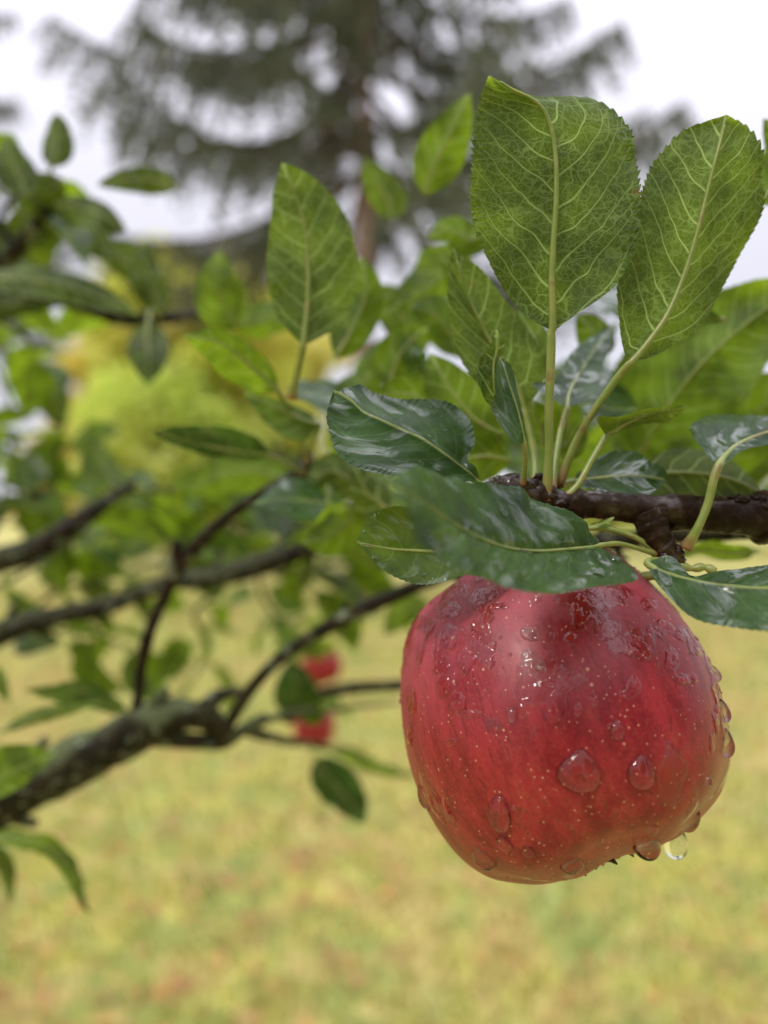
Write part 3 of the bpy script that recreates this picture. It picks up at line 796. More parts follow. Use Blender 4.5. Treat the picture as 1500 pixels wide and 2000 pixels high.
# I: small leaf folded on itself, pale half and dark half
hero([(1024, 864, 163, 1022, 864, 163, 1025, 864, 163),
      (1018, 830, 163, 1000, 862, 158, 1027, 846, 166),
      (1008, 790, 163, 958, 806, 157, 1022, 800, 166),
      (996, 755, 163, 966, 765, 158, 1010, 758, 166),
      (985, 725, 162.5, 970, 715, 159, 996, 722, 165),
      (972, 695, 162, 969, 695, 161.5, 976, 700, 162.5)],
     [(1022, 945, 169), (1025, 910, 166), (1026, 885, 164)], top=True, mat='leaf_dark', U=140, V=16, teeth=18, tooth=.05, stalk_r=.0006, mid_r=.0004, ruffle=.0006)
hero([(972, 800, 164.5, 974, 802, 164.5, 970, 799, 164.5),
      (968, 775, 164.5, 948, 780, 163, 974, 775, 165),
      (964, 745, 164, 934, 738, 162.5, 976, 745, 165),
      (964, 712, 164, 938, 704, 163, 972, 712, 164.5),
      (970, 680, 163.5, 955, 682, 163, 986, 680, 164),
      (970, 644, 163, 968, 645, 163, 973, 645, 163)],
     None, U=120, V=12, teeth=16, tooth=.05, mid_r=.0003, ruffle=.0004)
# J: leaf showing its sky-lit face behind the stalk of A
hero([(1108, 795, 180, 1106, 794, 180, 1110, 796, 180),
      (1112, 768, 180, 1040, 752, 172, 1150, 775, 184),
      (1128, 735, 181, 1082, 742, 174, 1172, 745, 187),
      (1150, 700, 182, 1108, 700, 176, 1178, 715, 188),
      (1175, 665, 184, 1140, 668, 180, 1192, 680, 188),
      (1205, 632, 186, 1203, 631, 186, 1206, 633, 186)],
     [(1078, 958, 173), (1085, 900, 175), (1095, 840, 178)], top=True, recede=.27, mat='leaf_dark', U=130, V=16, teeth=26, tooth=.03, stalk_r=.0008)
# K: leaf over the twig pointing right
hero([(1183, 852, 172, 1182, 850, 172, 1184, 853, 172),
      (1205, 838, 172, 1165, 815, 168, 1212, 845, 175),
      (1240, 820, 173, 1205, 812, 168, 1250, 832, 177),
      (1280, 808, 174, 1262, 800, 170, 1285, 828, 179),
      (1312, 800, 175, 1300, 795, 172, 1310, 822, 179),
      (1342, 794, 176, 1341, 793, 176, 1342, 796, 176)],
     [(1105, 972, 170), (1130, 945, 170), (1155, 900, 171)], top=True, mat='leaf_olive', U=100, V=14, teeth=24, stalk_r=.0008)
# L, M: dark crinkled leaf and olive leaf behind the twig
hero([(1120, 940, 181, 1120, 939, 181, 1120, 941, 181),
      (1155, 935, 179, 1150, 905, 184, 1150, 955, 175),
      (1200, 930, 178, 1195, 885, 185, 1200, 975, 172),
      (1250, 930, 178, 1245, 892, 184, 1250, 980, 173),
      (1300, 940, 179, 1299, 939, 179, 1301, 941, 179)],
     [(1085, 950, 176), (1100, 945, 179)], top=True, mat='leaf_dark', U=110, V=16, teeth=24, ruffle=.0022, quilt=.0007)
hero([(1230, 930, 198, 1230, 929, 198, 1230, 931, 198),
      (1290, 925, 198, 1290, 885, 201, 1290, 985, 195),
      (1350, 925, 198, 1345, 875, 202, 1350, 1000, 194),
      (1420, 935, 198, 1415, 890, 202, 1420, 1000, 195),
      (1470, 955, 198, 1462, 925, 200, 1470, 985, 197),
      (1500, 975, 198, 1499, 975, 198, 1500, 976, 198)],
     None, mat='leaf_olive', U=90, V=12, teeth=28, tooth=.02)
# small bract leaf under the twig and a bud leaf by the stalks
hero([(1140, 1032, 169, 1140, 1031, 169, 1140, 1033, 169), (1160, 1029, 169, 1158, 1022, 170, 1162, 1034, 168), (1180, 1022, 169, 1176, 1016, 170, 1185, 1028, 168), (1199, 1010, 169, 1198, 1010, 169, 1200, 1011, 169)],
     [(1285, 1082, 169), (1250, 1055, 169), (1215, 1040, 169), (1180, 1032, 169)], mat='leaf_soft', U=40, V=6, stalk_r=.0007, mid_r=.0003, teeth=6, ruffle=.0001)

def shape(u):
    return np.clip(np.sin(math.pi*u**.82), 0, 1)**.72
def mleaf(pts, wl, wr=None, tl=0.0, tr=0.0, stalk=None, top=False, mat='leaf_soft', U=46, V=7, **kw):
    """soft leaf: midrib pixels+depth(m), half widths in px, depth tilt of each side in mm per 100 px"""
    wr = wl if wr is None else wr
    if pts[1][0] < 310 and pts[1][1] < 700 and mat == 'leaf_soft': mat = 'leaf_olive'  # upper-left leaves go darker: their backlit shade is put into the colour
    p = smooth(np.array(pts, float), 9)
    t = np.gradient(p[:, :2], axis=0); t = t/np.linalg.norm(t, axis=1)[:, None]
    nx, ny = -t[:, 1], t[:, 0]
    f = shape(np.linspace(0, 1, 9)); f[0] = .02; f[-1] = .01
    mid = np.array([P(*q) for q in p])
    le = np.array([P(q[0]-nx[i]*wl*f[i], q[1]-ny[i]*wl*f[i], q[2]+tl*.001*wl*f[i]/100) for i, q in enumerate(p)])
    re = np.array([P(q[0]+nx[i]*wr*f[i], q[1]+ny[i]*wr*f[i], q[2]+tr*.001*wr*f[i]/100) for i, q in enumerate(p)])
    sk = np.array([P(*q) for q in stalk]) if stalk else None
    kw.setdefault('ruffle', .0012*(p[0, 2]/.2)); kw.setdefault('teeth', 24); kw.setdefault('tooth', .03)
    return add_leaf(mid, le, re, sk, mat=mat, top=top, U=U, V=V, **kw)
# --- soft leaves placed from the photograph
P_ = mleaf
P_([(592, 675, .212), (602, 560, .212), (592, 430, .211), (550, 318, .208)], 80, 96, -3, 3, [(570, 775, .222), (578, 740, .218), (586, 705, .214)], U=120, V=12, mat='leaf_sharp', teeth=34, stalk_r=.0011)
P_([(655, 700, .245), (690, 640, .245), (715, 570, .245), (705, 500, .245)], 45, 40, 5, 5)
P_([(545, 765, .235), (490, 715, .232), (430, 670, .228), (358, 655, .225)], 50, 32, 8, -4, [(600, 900, .28), (575, 820, .25)])
P_([(625, 830, .245), (590, 820, .243), (545, 800, .242), (475, 765, .24)], 46, 22, -8, 8, [(598, 885, .287), (615, 855, .26)])
P_([(528, 890, .255), (460, 880, .252), (380, 865, .25), (298, 842, .248)], 20, 44, 12, -6, [(598, 925, .288), (560, 905, .27)], top=True, mat='leaf_dark')
P_([(690, 790, .27), (650, 775, .272), (610, 770, .274), (560, 760, .276)], 26, 36, -50, 50, top=True, mat='leaf_dark')
P_([(640, 985, .25), (600, 978, .248), (550, 975, .246), (495, 985, .244)], 40, 40, -34, 34, [(600, 925, .288), (640, 950, .27)], top=True, mat='leaf_dark')
P_([(290, 625, .36), (288, 670, .355), (290, 705, .35), (290, 752, .35)], 44, 42, 6, -3, [(310, 622, .405), (295, 605, .38)])
P_([(350, 368, .34), (300, 352, .34), (245, 350, .34), (190, 362, .34)], 30, 24, 4, -4)
P_([(100, 330, .345), (110, 295, .345), (112, 255, .345), (112, 220, .345)], 32, 32, 5, 3, [(88, 360, .37), (96, 345, .355)])
P_([(55, 385, .34), (40, 350, .34), (22, 310, .34), (18, 262, .34)], 40, 36, 5, 5)
P_([(110, 400, .36), (150, 405, .355), (200, 420, .35), (248, 450, .35)], 26, 44, 5, 0)
P_([(120, 400, .38), (160, 430, .38), (190, 470, .38), (215, 520, .38)], 34, 34, 5, 0, mat='leaf_olive')
P_([(60, 420, .37), (80, 385, .365), (100, 370, .36), (125, 350, .36)], 50, 50, 5, 5, mat='leaf_olive')
P_([(20, 470, .39), (60, 440, .38), (90, 420, .38), (135, 430, .38)], 45, 45, 5, 5)
P_([(-60, 545, .33), (60, 548, .33), (170, 572, .335), (275, 615, .34)], 30, 34, 12, -4)
P_([(-60, 610, .42), (0, 600, .42), (50, 590, .42), (115, 600, .42)], 40, 30, 5, 5, mat='leaf_olive')
P_([(-40, 430, .40), (-10, 470, .4), (20, 500, .4), (60, 520, .4)], 50, 40, 5, 5, mat='leaf_olive')
P_([(320, 615, .40), (300, 570, .40), (285, 520, .40), (290, 465, .4)], 38, 30, 5, 5)
P_([(205, 480, .41), (240, 510, .41), (280, 540, .41), (310, 600, .41)], 42, 30, 5, 5, mat='leaf_olive')
P_([(470, 640, .30), (440, 600, .298), (425, 545, .295), (430, 490, .295)], 52, 48, 5, -5)
P_([(455, 640, .31), (500, 630, .31), (540, 625, .31), (575, 640, .31)], 38, 34, 5, 5)
P_([(765, 430, .31), (760, 395, .31), (735, 350, .31), (712, 308, .31)], 34, 36, 5, -3)
P_([(830, 382, .265), (850, 320, .262), (880, 260, .26), (918, 182, .258)], 46, 50, 4, 4)
P_([(885, 470, .28), (880, 510, .28), (840, 560, .28), (748, 612, .28)], 44, 60, 5, 5)
P_([(960, 440, .26), (920, 470, .26), (880, 450, .26), (835, 465, .26)], 34, 34, 5, 5)
P_([(820, 745, .235), (815, 715, .235), (805, 690, .235), (792, 655, .275)], 26, 20, 70, -60, top=True, mat='leaf_dark')
P_([(760, 760, .25), (770, 720, .25), (790, 680, .25), (835, 640, .25)], 48, 44, 5, 5)
P_([(900, 840, .225), (840, 790, .228), (800, 770, .23), (735, 770, .235)], 60, 55, 6, -6)
P_([(985, 850, .215), (930, 820, .216), (880, 760, .218), (840, 690, .22)], 65, 58, 4, -4)
P_([(1000, 900, .215), (950, 890, .216), (900, 900, .218), (850, 930, .22)], 52, 48, 4, -4)
P_([(1060, 870, .20), (1060, 840, .20), (1045, 815, .20), (1040, 780, .2)], 44, 48, 4, -4)
P_([(1080, 880, .205), (1110, 860, .205), (1100, 800, .205), (1090, 760, .205)], 34, 40, 4, 4)
P_([(1245, 800, .225), (1200, 800, .22), (1150, 790, .215), (1105, 800, .212)], 20, 74, -30, 42, top=True, mat='leaf_dark')
P_([(1060, 740, .215), (1050, 690, .216), (1030, 640, .218), (985, 600, .22)], 30, 30, 4, 4)
P_([(1180, 700, .225), (1170, 670, .225), (1150, 640, .225), (1125, 615, .225)], 36, 34, 4, 4)
P_([(1215, 620, .24), (1200, 600, .24), (1180, 595, .24), (1135, 580, .24)], 18, 30, -60, 60, top=True, mat='leaf_dark')
P_([(820, 700, .30), (800, 640, .30), (760, 590, .30), (720, 560, .30)], 44, 44, 5, 5)
P_([(900, 700, .27), (880, 650, .27), (840, 610, .27), (800, 600, .27)], 44, 46, 5, 5)
P_([(940, 660, .26), (930, 600, .26), (900, 540, .26), (860, 500, .26)], 38, 40, 5, 5)
P_([(840, 720, .29), (790, 700, .29), (740, 700, .29), (690, 730, .29)], 38, 40, 5, 5)
P_([(640, 820, .28), (680, 780, .28), (720, 740, .28), (740, 690, .28)], 38, 40, 5, 5)
P_([(640, 1290, .80), (600, 1268, .80), (560, 1262, .80), (530, 1270, .80)], 16, 20, 30, -30)
P_([(660, 1270, .82), (630, 1262, .80), (600, 1268, .79), (570, 1290, .78)], 14, 18, 30, -30)
P_([(600, 1380, .82), (630, 1368, .80), (655, 1375, .79), (690, 1400, .78)], 14, 18, 30, -30)
# big bright leaves on the right
P_([(1240, 905, .24), (1300, 800, .235), (1400, 680, .23), (1580, 540, .225)], 130, 125, 4, -4, U=80, V=10, bow=.002)
P_([(1220, 860, .26), (1250, 800, .26), (1270, 740, .26), (1310, 660, .26)], 62, 55, 4, -4)
P_([(1300, 900, .25), (1400, 860, .245), (1480, 800, .24), (1600, 740, .235)], 90, 85, 4, -4, U=60, V=8)
P_([(1415, 625, .215), (1370, 625, .215), (1320, 630, .215), (1260, 650, .215)], 12, 22, 20, -20, mat='leaf_dark', top=True)
P_([(1480, 400, .21), (1520, 350, .21), (1530, 290, .21), (1490, 232, .21)], 50, 50, 4, -4)
P_([(1330, 960, .27), (1400, 930, .265), (1470, 890, .26), (1570, 850, .255)], 70, 60, 4, -4)
P_([(1180, 900, .25), (1220, 870, .25), (1290, 850, .25), (1360, 850, .25)], 50, 46, 4, -4)
P_([(1240, 960, .28), (1170, 930, .28), (1130, 900, .28), (1080, 900, .28)], 50, 46, 4, -4)
P_([(1480, 1075, .23), (1430, 1080, .23), (1370, 1075, .23), (1330, 1090, .23)], 18, 16, 20, -20)
# leaves left of the apple and under the boughs
P_([(250, 1392, .33), (190, 1375, .325), (120, 1365, .32), (48, 1350, .315)], 12, 34, 60, -20, top=True, mat='leaf_dark')
P_([(0, 1430, .30), (70, 1400, .305), (130, 1385, .31), (200, 1370, .315)], 14, 14, 5, 5)
P_([(-80, 1560, .29), (-20, 1530, .288), (40, 1500, .285), (110, 1470, .28)], 60, 36, 5, -5)
P_([(-30, 1640, .33), (60, 1640, .33), (130, 1690, .33), (180, 1785, .33)], 20, 22, 50, -30)
P_([(-30, 1650, .36), (0, 1670, .36), (15, 1710, .36), (20, 1765, .36)], 18, 20, 5, 5)
P_([(-40, 1300, .37), (-15, 1320, .37), (0, 1335, .37), (18, 1372, .37)], 20, 22, 5, 5)
P_([(618, 1478, .42), (645, 1520, .42), (680, 1560, .42), (712, 1608, .42)], 44, 40, -6, 10, [(600, 1450, .47), (608, 1465, .44)], top=True, mat='leaf_dark')
P_([(640, 1460, .5), (690, 1475, .5), (740, 1500, .5), (830, 1518, .5)], 14, 16, 30, 10)
P_([(590, 1400, .46), (580, 1370, .45), (575, 1330, .44), (565, 1290, .44)], 44, 44, -6, 10, top=True, mat='leaf_dark')
P_([(640, 1385, .45), (610, 1390, .45), (590, 1380, .45), (555, 1400, .45)], 30, 30, 5, 5)
P_([(690, 990, .27), (680, 1020, .27), (640, 1050, .27), (590, 1060, .27)], 46, 40, 6, 6)
P_([(720, 960, .26), (690, 940, .26), (640, 920, .26), (600, 960, .26)], 36, 40, 6, 6, mat='leaf_olive')
P_([(760, 1000, .24), (740, 980, .24), (715, 960, .24), (690, 900, .24)], 40, 40, 6, 6, mat='leaf_olive')
P_([(760, 1110, .30), (720, 1060, .30), (700, 1010, .3), (720, 960, .3)], 40, 44, 6, 6, mat='leaf_olive')
P_([(800, 1130, .27), (780, 1080, .27), (760, 1040, .27), (735, 1000, .27)], 30, 30, 6, 6, mat='leaf_olive')
P_([(560, 940, .35), (500, 920, .35), (430, 930, .35), (370, 960, .35)], 44, 44, 6, 6)
P_([(830, 1210, .42), (810, 1190, .42), (780, 1200, .42), (750, 1240, .42)], 40, 30, 6, 6)

# --- many small leaves on twigs further in, shared meshes
tmpl = []
for k in range(5):
    rr_ = np.random.default_rng(100+k)
    L_ = .056; bend = rr_.uniform(-.35, .9); cup = rr_.uniform(.05, .6)
    u_ = np.linspace(0, 1, 8); th = bend*u_
    mid = np.stack([np.cumsum(np.cos(th))/8*L_, np.sin(u_*2+k)*.002, -np.cumsum(np.sin(th))/8*L_], -1); mid -= mid[0]
    w_ = shape(u_)*L_*rr_.uniform(.28, .36); w_[0] = .0004; w_[-1] = .0002
    le = mid+np.stack([0*w_, -w_*math.cos(cup), w_*math.sin(cup)], -1); re = mid+np.stack([0*w_, w_*math.cos(cup), w_*math.sin(cup)], -1)
    G, F, lc, m_, N, s = leaf_mesh(mid, le, re, U=26, V=5, teeth=14, tooth=.04, ruffle=.0014, seed=200+k)
    Nz = N[:, 2].mean()
    if Nz < 0: F = F[:, ::-1]
    off = np.array([.012, 0, 0])
    me = {mt: mesh_data('leaf', G+off, F, M[mt], attrs={'lc': lc}) for mt in ('leaf_soft', 'leaf_olive', 'leaf_dark')}
    v, f = tube(np.vstack([[0, 0, .0], off*.5+[0, 0, -.0006], m_[::4][:-1]+off-[0, 0, .0004]]), np.concatenate([[.0009, .0008], np.linspace(.0008, .0003, len(m_[::4])-1)]), 6)
    ms = mesh_data('leaf_stalk', v, f, M['stalk'], attrs={'along': np.full(len(v), .6)})
    tmpl.append((me, ms))
def place_leaf(p, d, up, r, scale=1.0, mat=None):
    me, ms = tmpl[r.integers(5)]
    d = nrm(d); z = nrm(up-d*(up@d)); y = np.cross(z, d)
    R = Matrix(np.array([d, y, z]).T.tolist()).to_4x4()
    o = bpy.data.objects.new('leaf', me[mat or ('leaf_soft' if r.random() < .7 else 'leaf_olive' if r.random() < .5 else 'leaf_dark')])
    COL.objects.link(o); o.parent = tree
    o.matrix_local = Matrix.Translation(Vector((p-ROOT).tolist())) @ R @ Matrix.Scale(scale, 4)
    s_ = bpy.data.objects.new('leaf_stalk', ms); COL.objects.link(s_); s_.parent = o
    NLEAF[0] += 1
def leafy(pts, n, seed, r0=.0022, twigmat='bark_dark', scale=1.0, spread=1.0):
    r = np.random.default_rng(seed)
    path = branch(pts, r0, .0010, twigmat, seed, 7, .15, 60, n=30)
    for i in range(n):
        u_ = .08+.92*(i+r.random()*.8)/n
        p = catmull(path, [u_*29])[0]; T = nrm(catmull(path, [min(29, u_*29+1)])[0]-catmull(path, [max(0, u_*29-1)])[0])
        a = i*2.4+r.uniform(-.5, .5)
        sd = nrm(np.cross(T, [0, 0, 1])); up = np.cross(sd, T)
        d = T*r.uniform(.1, .8)+(sd*math.cos(a)+up*math.sin(a)*.7)*spread+np.array([0, 0, -.15])
        nup = nrm(np.array([0, 0, 1.0])+r.normal(size=3)*.55)
        place_leaf(p, d, nup, r, scale*r.uniform(.7, 1.08), 'leaf_olive' if r.random() < .18 else 'leaf_soft')
T_ = [
 ([(-80, 640, .6), (0, 560, .6), (60, 520, .62), (150, 500, .64)], 9),
 ([(-120, 700, .62), (-30, 680, .62), (50, 690, .64), (110, 720, .66)], 8),
 ([(-120, 860, .6), (-20, 850, .62), (50, 870, .64), (120, 880, .66)], 9),
 ([(-120, 960, .6), (-20, 940, .6), (60, 960, .6), (130, 950, .62)], 10),
 ([(-60, 1120, .55), (0, 1020, .56), (50, 980, .58), (120, 950, .6)], 10),
 ([(-60, 1180, .5), (60, 1110, .52), (150, 1060, .55), (230, 1040, .58)], 9),
 ([(20, 1230, .55), (120, 1150, .56), (210, 1130, .58), (300, 1100, .6)], 9),
 ([(330, 1140, .45), (360, 1040, .5), (330, 990, .55), (290, 960, .6)], 8),
 ([(420, 1130, .46), (440, 1040, .5), (480, 980, .52), (520, 950, .54)], 9),
 ([(200, 985, .43), (270, 960, .5), (350, 960, .54), (430, 970, .58)], 8),
 ([(520, 1100, .46), (560, 1050, .48), (620, 1020, .5), (680, 1020, .52)], 9),
 ([(540, 1100, .48), (600, 1120, .5), (650, 1100, .52), (720, 1110, .54)], 9),
 ([(420, 1160, .6), (380, 1200, .62), (400, 1260, .64), (380, 1330, .66)], 8),
 ([(500, 1110, .62), (520, 1180, .66), (560, 1210, .7), (600, 1200, .74)], 8),
 ([(60, 1215, .45), (120, 1230, .5), (180, 1240, .52), (270, 1270, .55)], 6),
 ([(640, 1062, .47), (700, 1000, .45), (760, 940, .43), (820, 900, .42)], 8),
 ([(300, 1010, .7), (240, 1030, .8), (180, 1040, .85), (120, 1050, .9)], 10),
 ([(700, 1060, .6), (620, 1040, .65), (560, 1000, .7), (480, 1010, .75)], 9),
 ([(1300, 1050, .32), (1200, 960, .32), (1120, 900, .33), (1060, 860, .34)], 7),
 ([(1420, 1040, .3), (1400, 930, .31), (1380, 850, .32), (1340, 780, .33)], 7),
 ([(-60, 590, .42), (30, 640, .45), (80, 680, .5), (140, 640, .55)], 5),
 ([(30, 490, .38), (0, 430, .38), (30, 380, .38), (40, 330, .38)], 6),
]
for k, (pts, n_) in enumerate(T_): leafy(pts, n_, 300+k, .0020 if pts[0][2] > .35 else .0014)
print('leaves', NLEAF[0])

# ------------------------------------------------------------------ apples
PROF = np.array([(0, .60), (.05, .62), (.12, .70), (.22, .83), (.36, .925), (.52, .945), (.685, .845), (.83, .65), (.93, .39), (.988, .10), (1.0, -.17), (.965, -.44), (.885, -.68), (.76, -.855), (.60, -.95), (.46, -1.005), (.33, -1.02), (.22, -.975), (.13, -.90), (.06, -.87), (0, -.86)])
def apple_geo(nt_, np_, R, seed=0, lobes=.022, rot=None):
    t = np.linspace(0, len(PROF)-1, nt_)
    pr = catmull(PROF, t); rr_ = np.maximum(pr[:, 0], 0); zz = pr[:, 1]*.93
    ph = np.linspace(0, 2*math.pi, np_, endpoint=False)
    wgt = np.clip(.35+.65*np.abs(zz), 0, 1)*np.clip(rr_*1.6, 0, 1)
    lob = 1+lobes*wgt[:, None]*np.cos(5*ph[None]+seed)
    x = rr_[:, None]*np.cos(ph)*lob; y = rr_[:, None]*np.sin(ph)*lob
    z = zz[:, None]*(1+.028*wgt[:, None]*np.cos(5*ph[None]+seed)*np.sign(-zz[:, None]))+.035*rr_[:, None]*np.sin(ph[None]+1+seed)
    v = np.stack([x, y, z], -1)
    v = v*(1+.035*(fbm(v*1.1+seed, 11+seed, 2)-.5))[..., None]
    d = nrm(v+[0, 0, 1e-6])
    v = v*R
    if rot is not None: v = v@rot.T
    return v, d
def rot_down(vec, spin=0.0):
    """rotation matrix that sends -z to vec"""
    z = nrm(-np.array(vec, float)); x = nrm(np.cross([0, 1, 0], z)); y = np.cross(z, x)
    c, s = math.cos(spin), math.sin(spin)
    return np.array([x, y, z]).T@np.array([[c, -s, 0], [s, c, 0], [0, 0, 1]])
AD = .181; AC = P(1079, 1379, AD); AR = .0363
AROT = rot_down((.34, -.50, -1.0), .6)
ap = empty('apple', AC)
tag(ap, 'large ripe red apple covered in raindrops hanging below the twig in the foreground', 'apple')
NT_, NP_ = 420, 640
Vb, Db = apple_geo(NT_, NP_, AR, 2, .014, rot=AROT); Vb = Vb+AC
gu = np.gradient(Vb, axis=0); gv = (np.roll(Vb, -1, 1)-np.roll(Vb, 1, 1))/2
Nn = nrm(np.cross(gv, gu)); 
if (Nn[NT_//2]*(Vb[NT_//2]-AC)).sum(-1).mean() < 0: Nn = -Nn
Nn[0] = Nn[1]; Nn[-1] = Nn[-2]

# --- water film: one height field over the skin, high where water sits
def film(V_, N_, D_):
    x, y = PX(V_); h = np.full(x.shape, -.25)
    front = (N_*nrm(np.array([0, 0, CAMH])-V_)).sum(-1) > -.25
    n1 = fbm(V_*np.array([1, 1, .62])*330, 41, 4); n2 = fbm(V_*np.array([1, 1, .55])*900, 43, 3); n3 = fbm(V_*90, 47, 3)
    warp = (n2-.5)
    # irregular wet patches (photo px): x, y, rx, ry, strength
    for (a, b, rx, ry, st) in [(1150, 1178, 46, 38, 1), (1135, 1200, 18, 30, 1), (1190, 1160, 40, 20, .9), (1185, 1228, 26, 20, .8), (1248, 1258, 30, 34, .9), (1270, 1248, 22, 26, .8),
          (1030, 1310, 24, 40, 1), (1045, 1350, 48, 26, 1), (1020, 1380, 12, 26, 1), (1080, 1370, 12, 30, .9), (1060, 1300, 46, 16, .6), (952, 1212, 15, 30, 1), (1035, 1238, 18, 14, .9),
          (935, 1170, 18, 22, .9), (975, 1184, 22, 8, .9), (872, 1250, 24, 26, 1), (862, 1290, 18, 40, .9), (865, 1335, 14, 28, 1), (905, 1300, 12, 22, .8), (893, 1375, 16, 22, 1), (918, 1395, 22, 9, .9),
          (940, 1270, 18, 16, .7), (1112, 1250, 14, 14, .9), (1125, 1325, 10, 16, .9), (1128, 1385, 8, 12, .9), (1160, 1370, 9, 12, .8), (1228, 1352, 18, 12, .9), (1240, 1340, 12, 18, .7),
          (1342, 1325, 20, 12, .9), (1372, 1255, 12, 26, 1), (1385, 1290, 9, 30, .9), (1395, 1330, 8, 26, .9), (1360, 1262, 14, 18, .8), (1330, 1240, 16, 12, .7), (1300, 1225, 20, 14, .7),
          (820, 1280, 8, 20, .7), (808, 1370, 6, 22, .8), (800, 1440, 6, 22, .7), (835, 1225, 12, 16, .8), (880, 1190, 20, 14, .8), (905, 1150, 18, 14, .8), (1400, 1400, 6, 30, .8), (1390, 1450, 6, 26, .7),
          (1195, 1420, 10, 8, .8), (880, 1450, 10, 7, .6), (1020, 1300, 14, 12, .9), (1310, 1290, 14, 20, .6), (1270, 1180, 16, 12, .8), (1050, 1165, 9, 9, .9), (1100, 1168, 13, 13, 1.2)]:
        q = ((x-a)/rx)**2+((y-b)/ry)**2
        e = st*(1.15-q)+(n1-.5)*3.0+warp*1.2
        h = np.maximum(h, np.where(q < 3.2, np.clip(e, -.25, 1.2), -.25)*.8)
    # spread of small beads and streaks, denser near the top
    upw = np.clip(.5+.6*(1300-y)/250, 0.10, 1)
    h = np.maximum(h, np.clip((n1-.60)*9*upw+(n3-.5)*3-.3, -.25, .7))
    h = np.where(front, h, -.25)
    return h
def relax(h, k=2):
    for _ in range(k):
        h = (h*4+np.roll(h, 1, 0)+np.roll(h, -1, 0)+np.roll(h, 1, 1)+np.roll(h, -1, 1))/8
    return h
hb = film(Vb, Nn, Db)
wet = relax(np.clip(hb*3+.3, 0, 1), 3)
F = grid_faces(NT_, NP_, True)
skin = obj('skin', Vb.reshape(-1, 3), F, M['apple'], ap, origin=AC, solid=True, attrs={'ad': Db.reshape(-1, 3), 'wetness': wet.ravel()})
# finer grid for the film
NF, MF = 1100, 1700
Vf, Df = apple_geo(NF, MF, AR, 2, .014, rot=AROT); Vf = Vf+AC
gu = np.gradient(Vf, axis=0); gv = (np.roll(Vf, -1, 1)-np.roll(Vf, 1, 1))/2
Nf = nrm(np.cross(gv, gu))
if (Nf[NF//2]*(Vf[NF//2]-AC)).sum(-1).mean() < 0: Nf = -Nf
hf = film(Vf, Nf, Df)
# random round beads
rb_ = np.random.default_rng(77)
xf, yf = PX(Vf)
fr_ = ((Nf*nrm(np.array([0, 0, CAMH])-Vf)).sum(-1) > 0)
fi, fj = np.nonzero(fr_)
pk = rb_.integers(len(fi), size=900)
for i_, j_ in zip(fi[pk], fj[pk]):
    px_, py_ = xf[i_, j_], yf[i_, j_]
    if rb_.random() > np.clip(.35+(1400-py_)/400, .12, 1): continue
    R_ = rb_.uniform(.12, .42)*.001*(1+.8*(rb_.random() > .93)); c_ = Vf[i_, j_]
    wi = 26; i0, i1 = max(0, i_-wi), min(NF, i_+wi); jj = np.arange(j_-wi, j_+wi) % MF
    sub = Vf[i0:i1][:, jj]; dd = np.linalg.norm(sub-c_, axis=-1)/R_
    cap_ = np.where(dd < 1.6, (1-dd**2)*R_*1000*2.2, -.25)
    ii = np.arange(i0, i1); hf[np.ix_(ii, jj)] = np.maximum(hf[np.ix_(ii, jj)], cap_)
hs = relax(hf, 1)
thick = np.where(hs > 0, .42e-3*(1-np.exp(-hs*1.6)), .25e-3*hs)
thick = thick*(1+2.6*(fbm(Vf*np.array([1, 1, .7])*620, 91, 3)-.5)*np.clip(hs*2, 0, 1))
Vw = Vf+Nf*(thick-0.000004)[..., None]
Ff = grid_faces(NF, MF, True)
hv = hs.ravel(); keep = (hv[Ff].max(1) > -.03); Ff = Ff[keep]
used = np.unique(Ff); mp = np.full(NF*MF, -1); mp[used] = np.arange(len(used))
nw = np.cross(Vw.reshape(-1, 3)[Ff[:, 1]]-Vw.reshape(-1, 3)[Ff[:, 0]], Vw.reshape(-1, 3)[Ff[:, 3]]-Vw.reshape(-1, 3)[Ff[:, 0]])
if (nw*(Vw.reshape(-1, 3)[Ff[:, 0]]-AC)).sum() < 0: Ff = Ff[:, ::-1]
wf = obj('water_film', Vw.reshape(-1, 3)[used], mp[Ff], M['water'], ap, origin=AC)
tag(wf, kind='stuff')
print('film faces', len(Ff))

# --- separate drops: flattened beads that sag, sitting on the skin
def surf_at(px_, py_):
    d2 = (xf-px_)**2+(yf-py_)**2; d2 = np.where(fr_, d2, 1e9); k = np.argmin(d2); i_, j_ = np.unravel_index(k, d2.shape)
    return Vf[i_, j_], Nf[i_, j_]
def drop(px_, py_, w_, h_, thick_, sag=.35, lift=.35, lean=0.0):
    w_ *= .92; h_ *= .92; thick_ *= 1.7
    c, nn = surf_at(px_, py_)
    k = .001
    dn = np.array([lean, 0, -1.0]); dn = nrm(dn-nn*(dn@nn)*(1-lean*0)); sd_ = np.cross(dn, nn)
    nu, nv = 40, 48
    t = np.linspace(1e-3, math.pi-1e-3, nu)[:, None]; p = np.linspace(0, 2*math.pi, nv, endpoint=False)[None]
    a = np.sin(t)*np.cos(p); b = np.cos(t)+0*p; e = np.sin(t)*np.sin(p)       # a side, b along (+1 = lower end), e outwards
    wd_ = w_*k*(1+.30*sag*b-.55*sag*np.clip(-b, 0, 1)**1.5)
    th_ = thick_*k*(.42+.50*((b+1)/2))
    v = c+sd_*(a*wd_)[..., None]+dn*(b*h_*k)[..., None]+nn*(e*th_)[..., None]
    v = v+sd_*(.05*w_*k*np.sin(b*3+px_))[..., None]
    # wrap to the round of the fruit
    rel = v-c; q = rel-nn*(rel@nn)[..., None]; v = v-nn*((q**2).sum(-1)/(2*AR))[..., None]
    obj('water_drop', v.reshape(-1, 3), grid_faces(nu, nv, True), M['water_drop'], ap, solid=True)
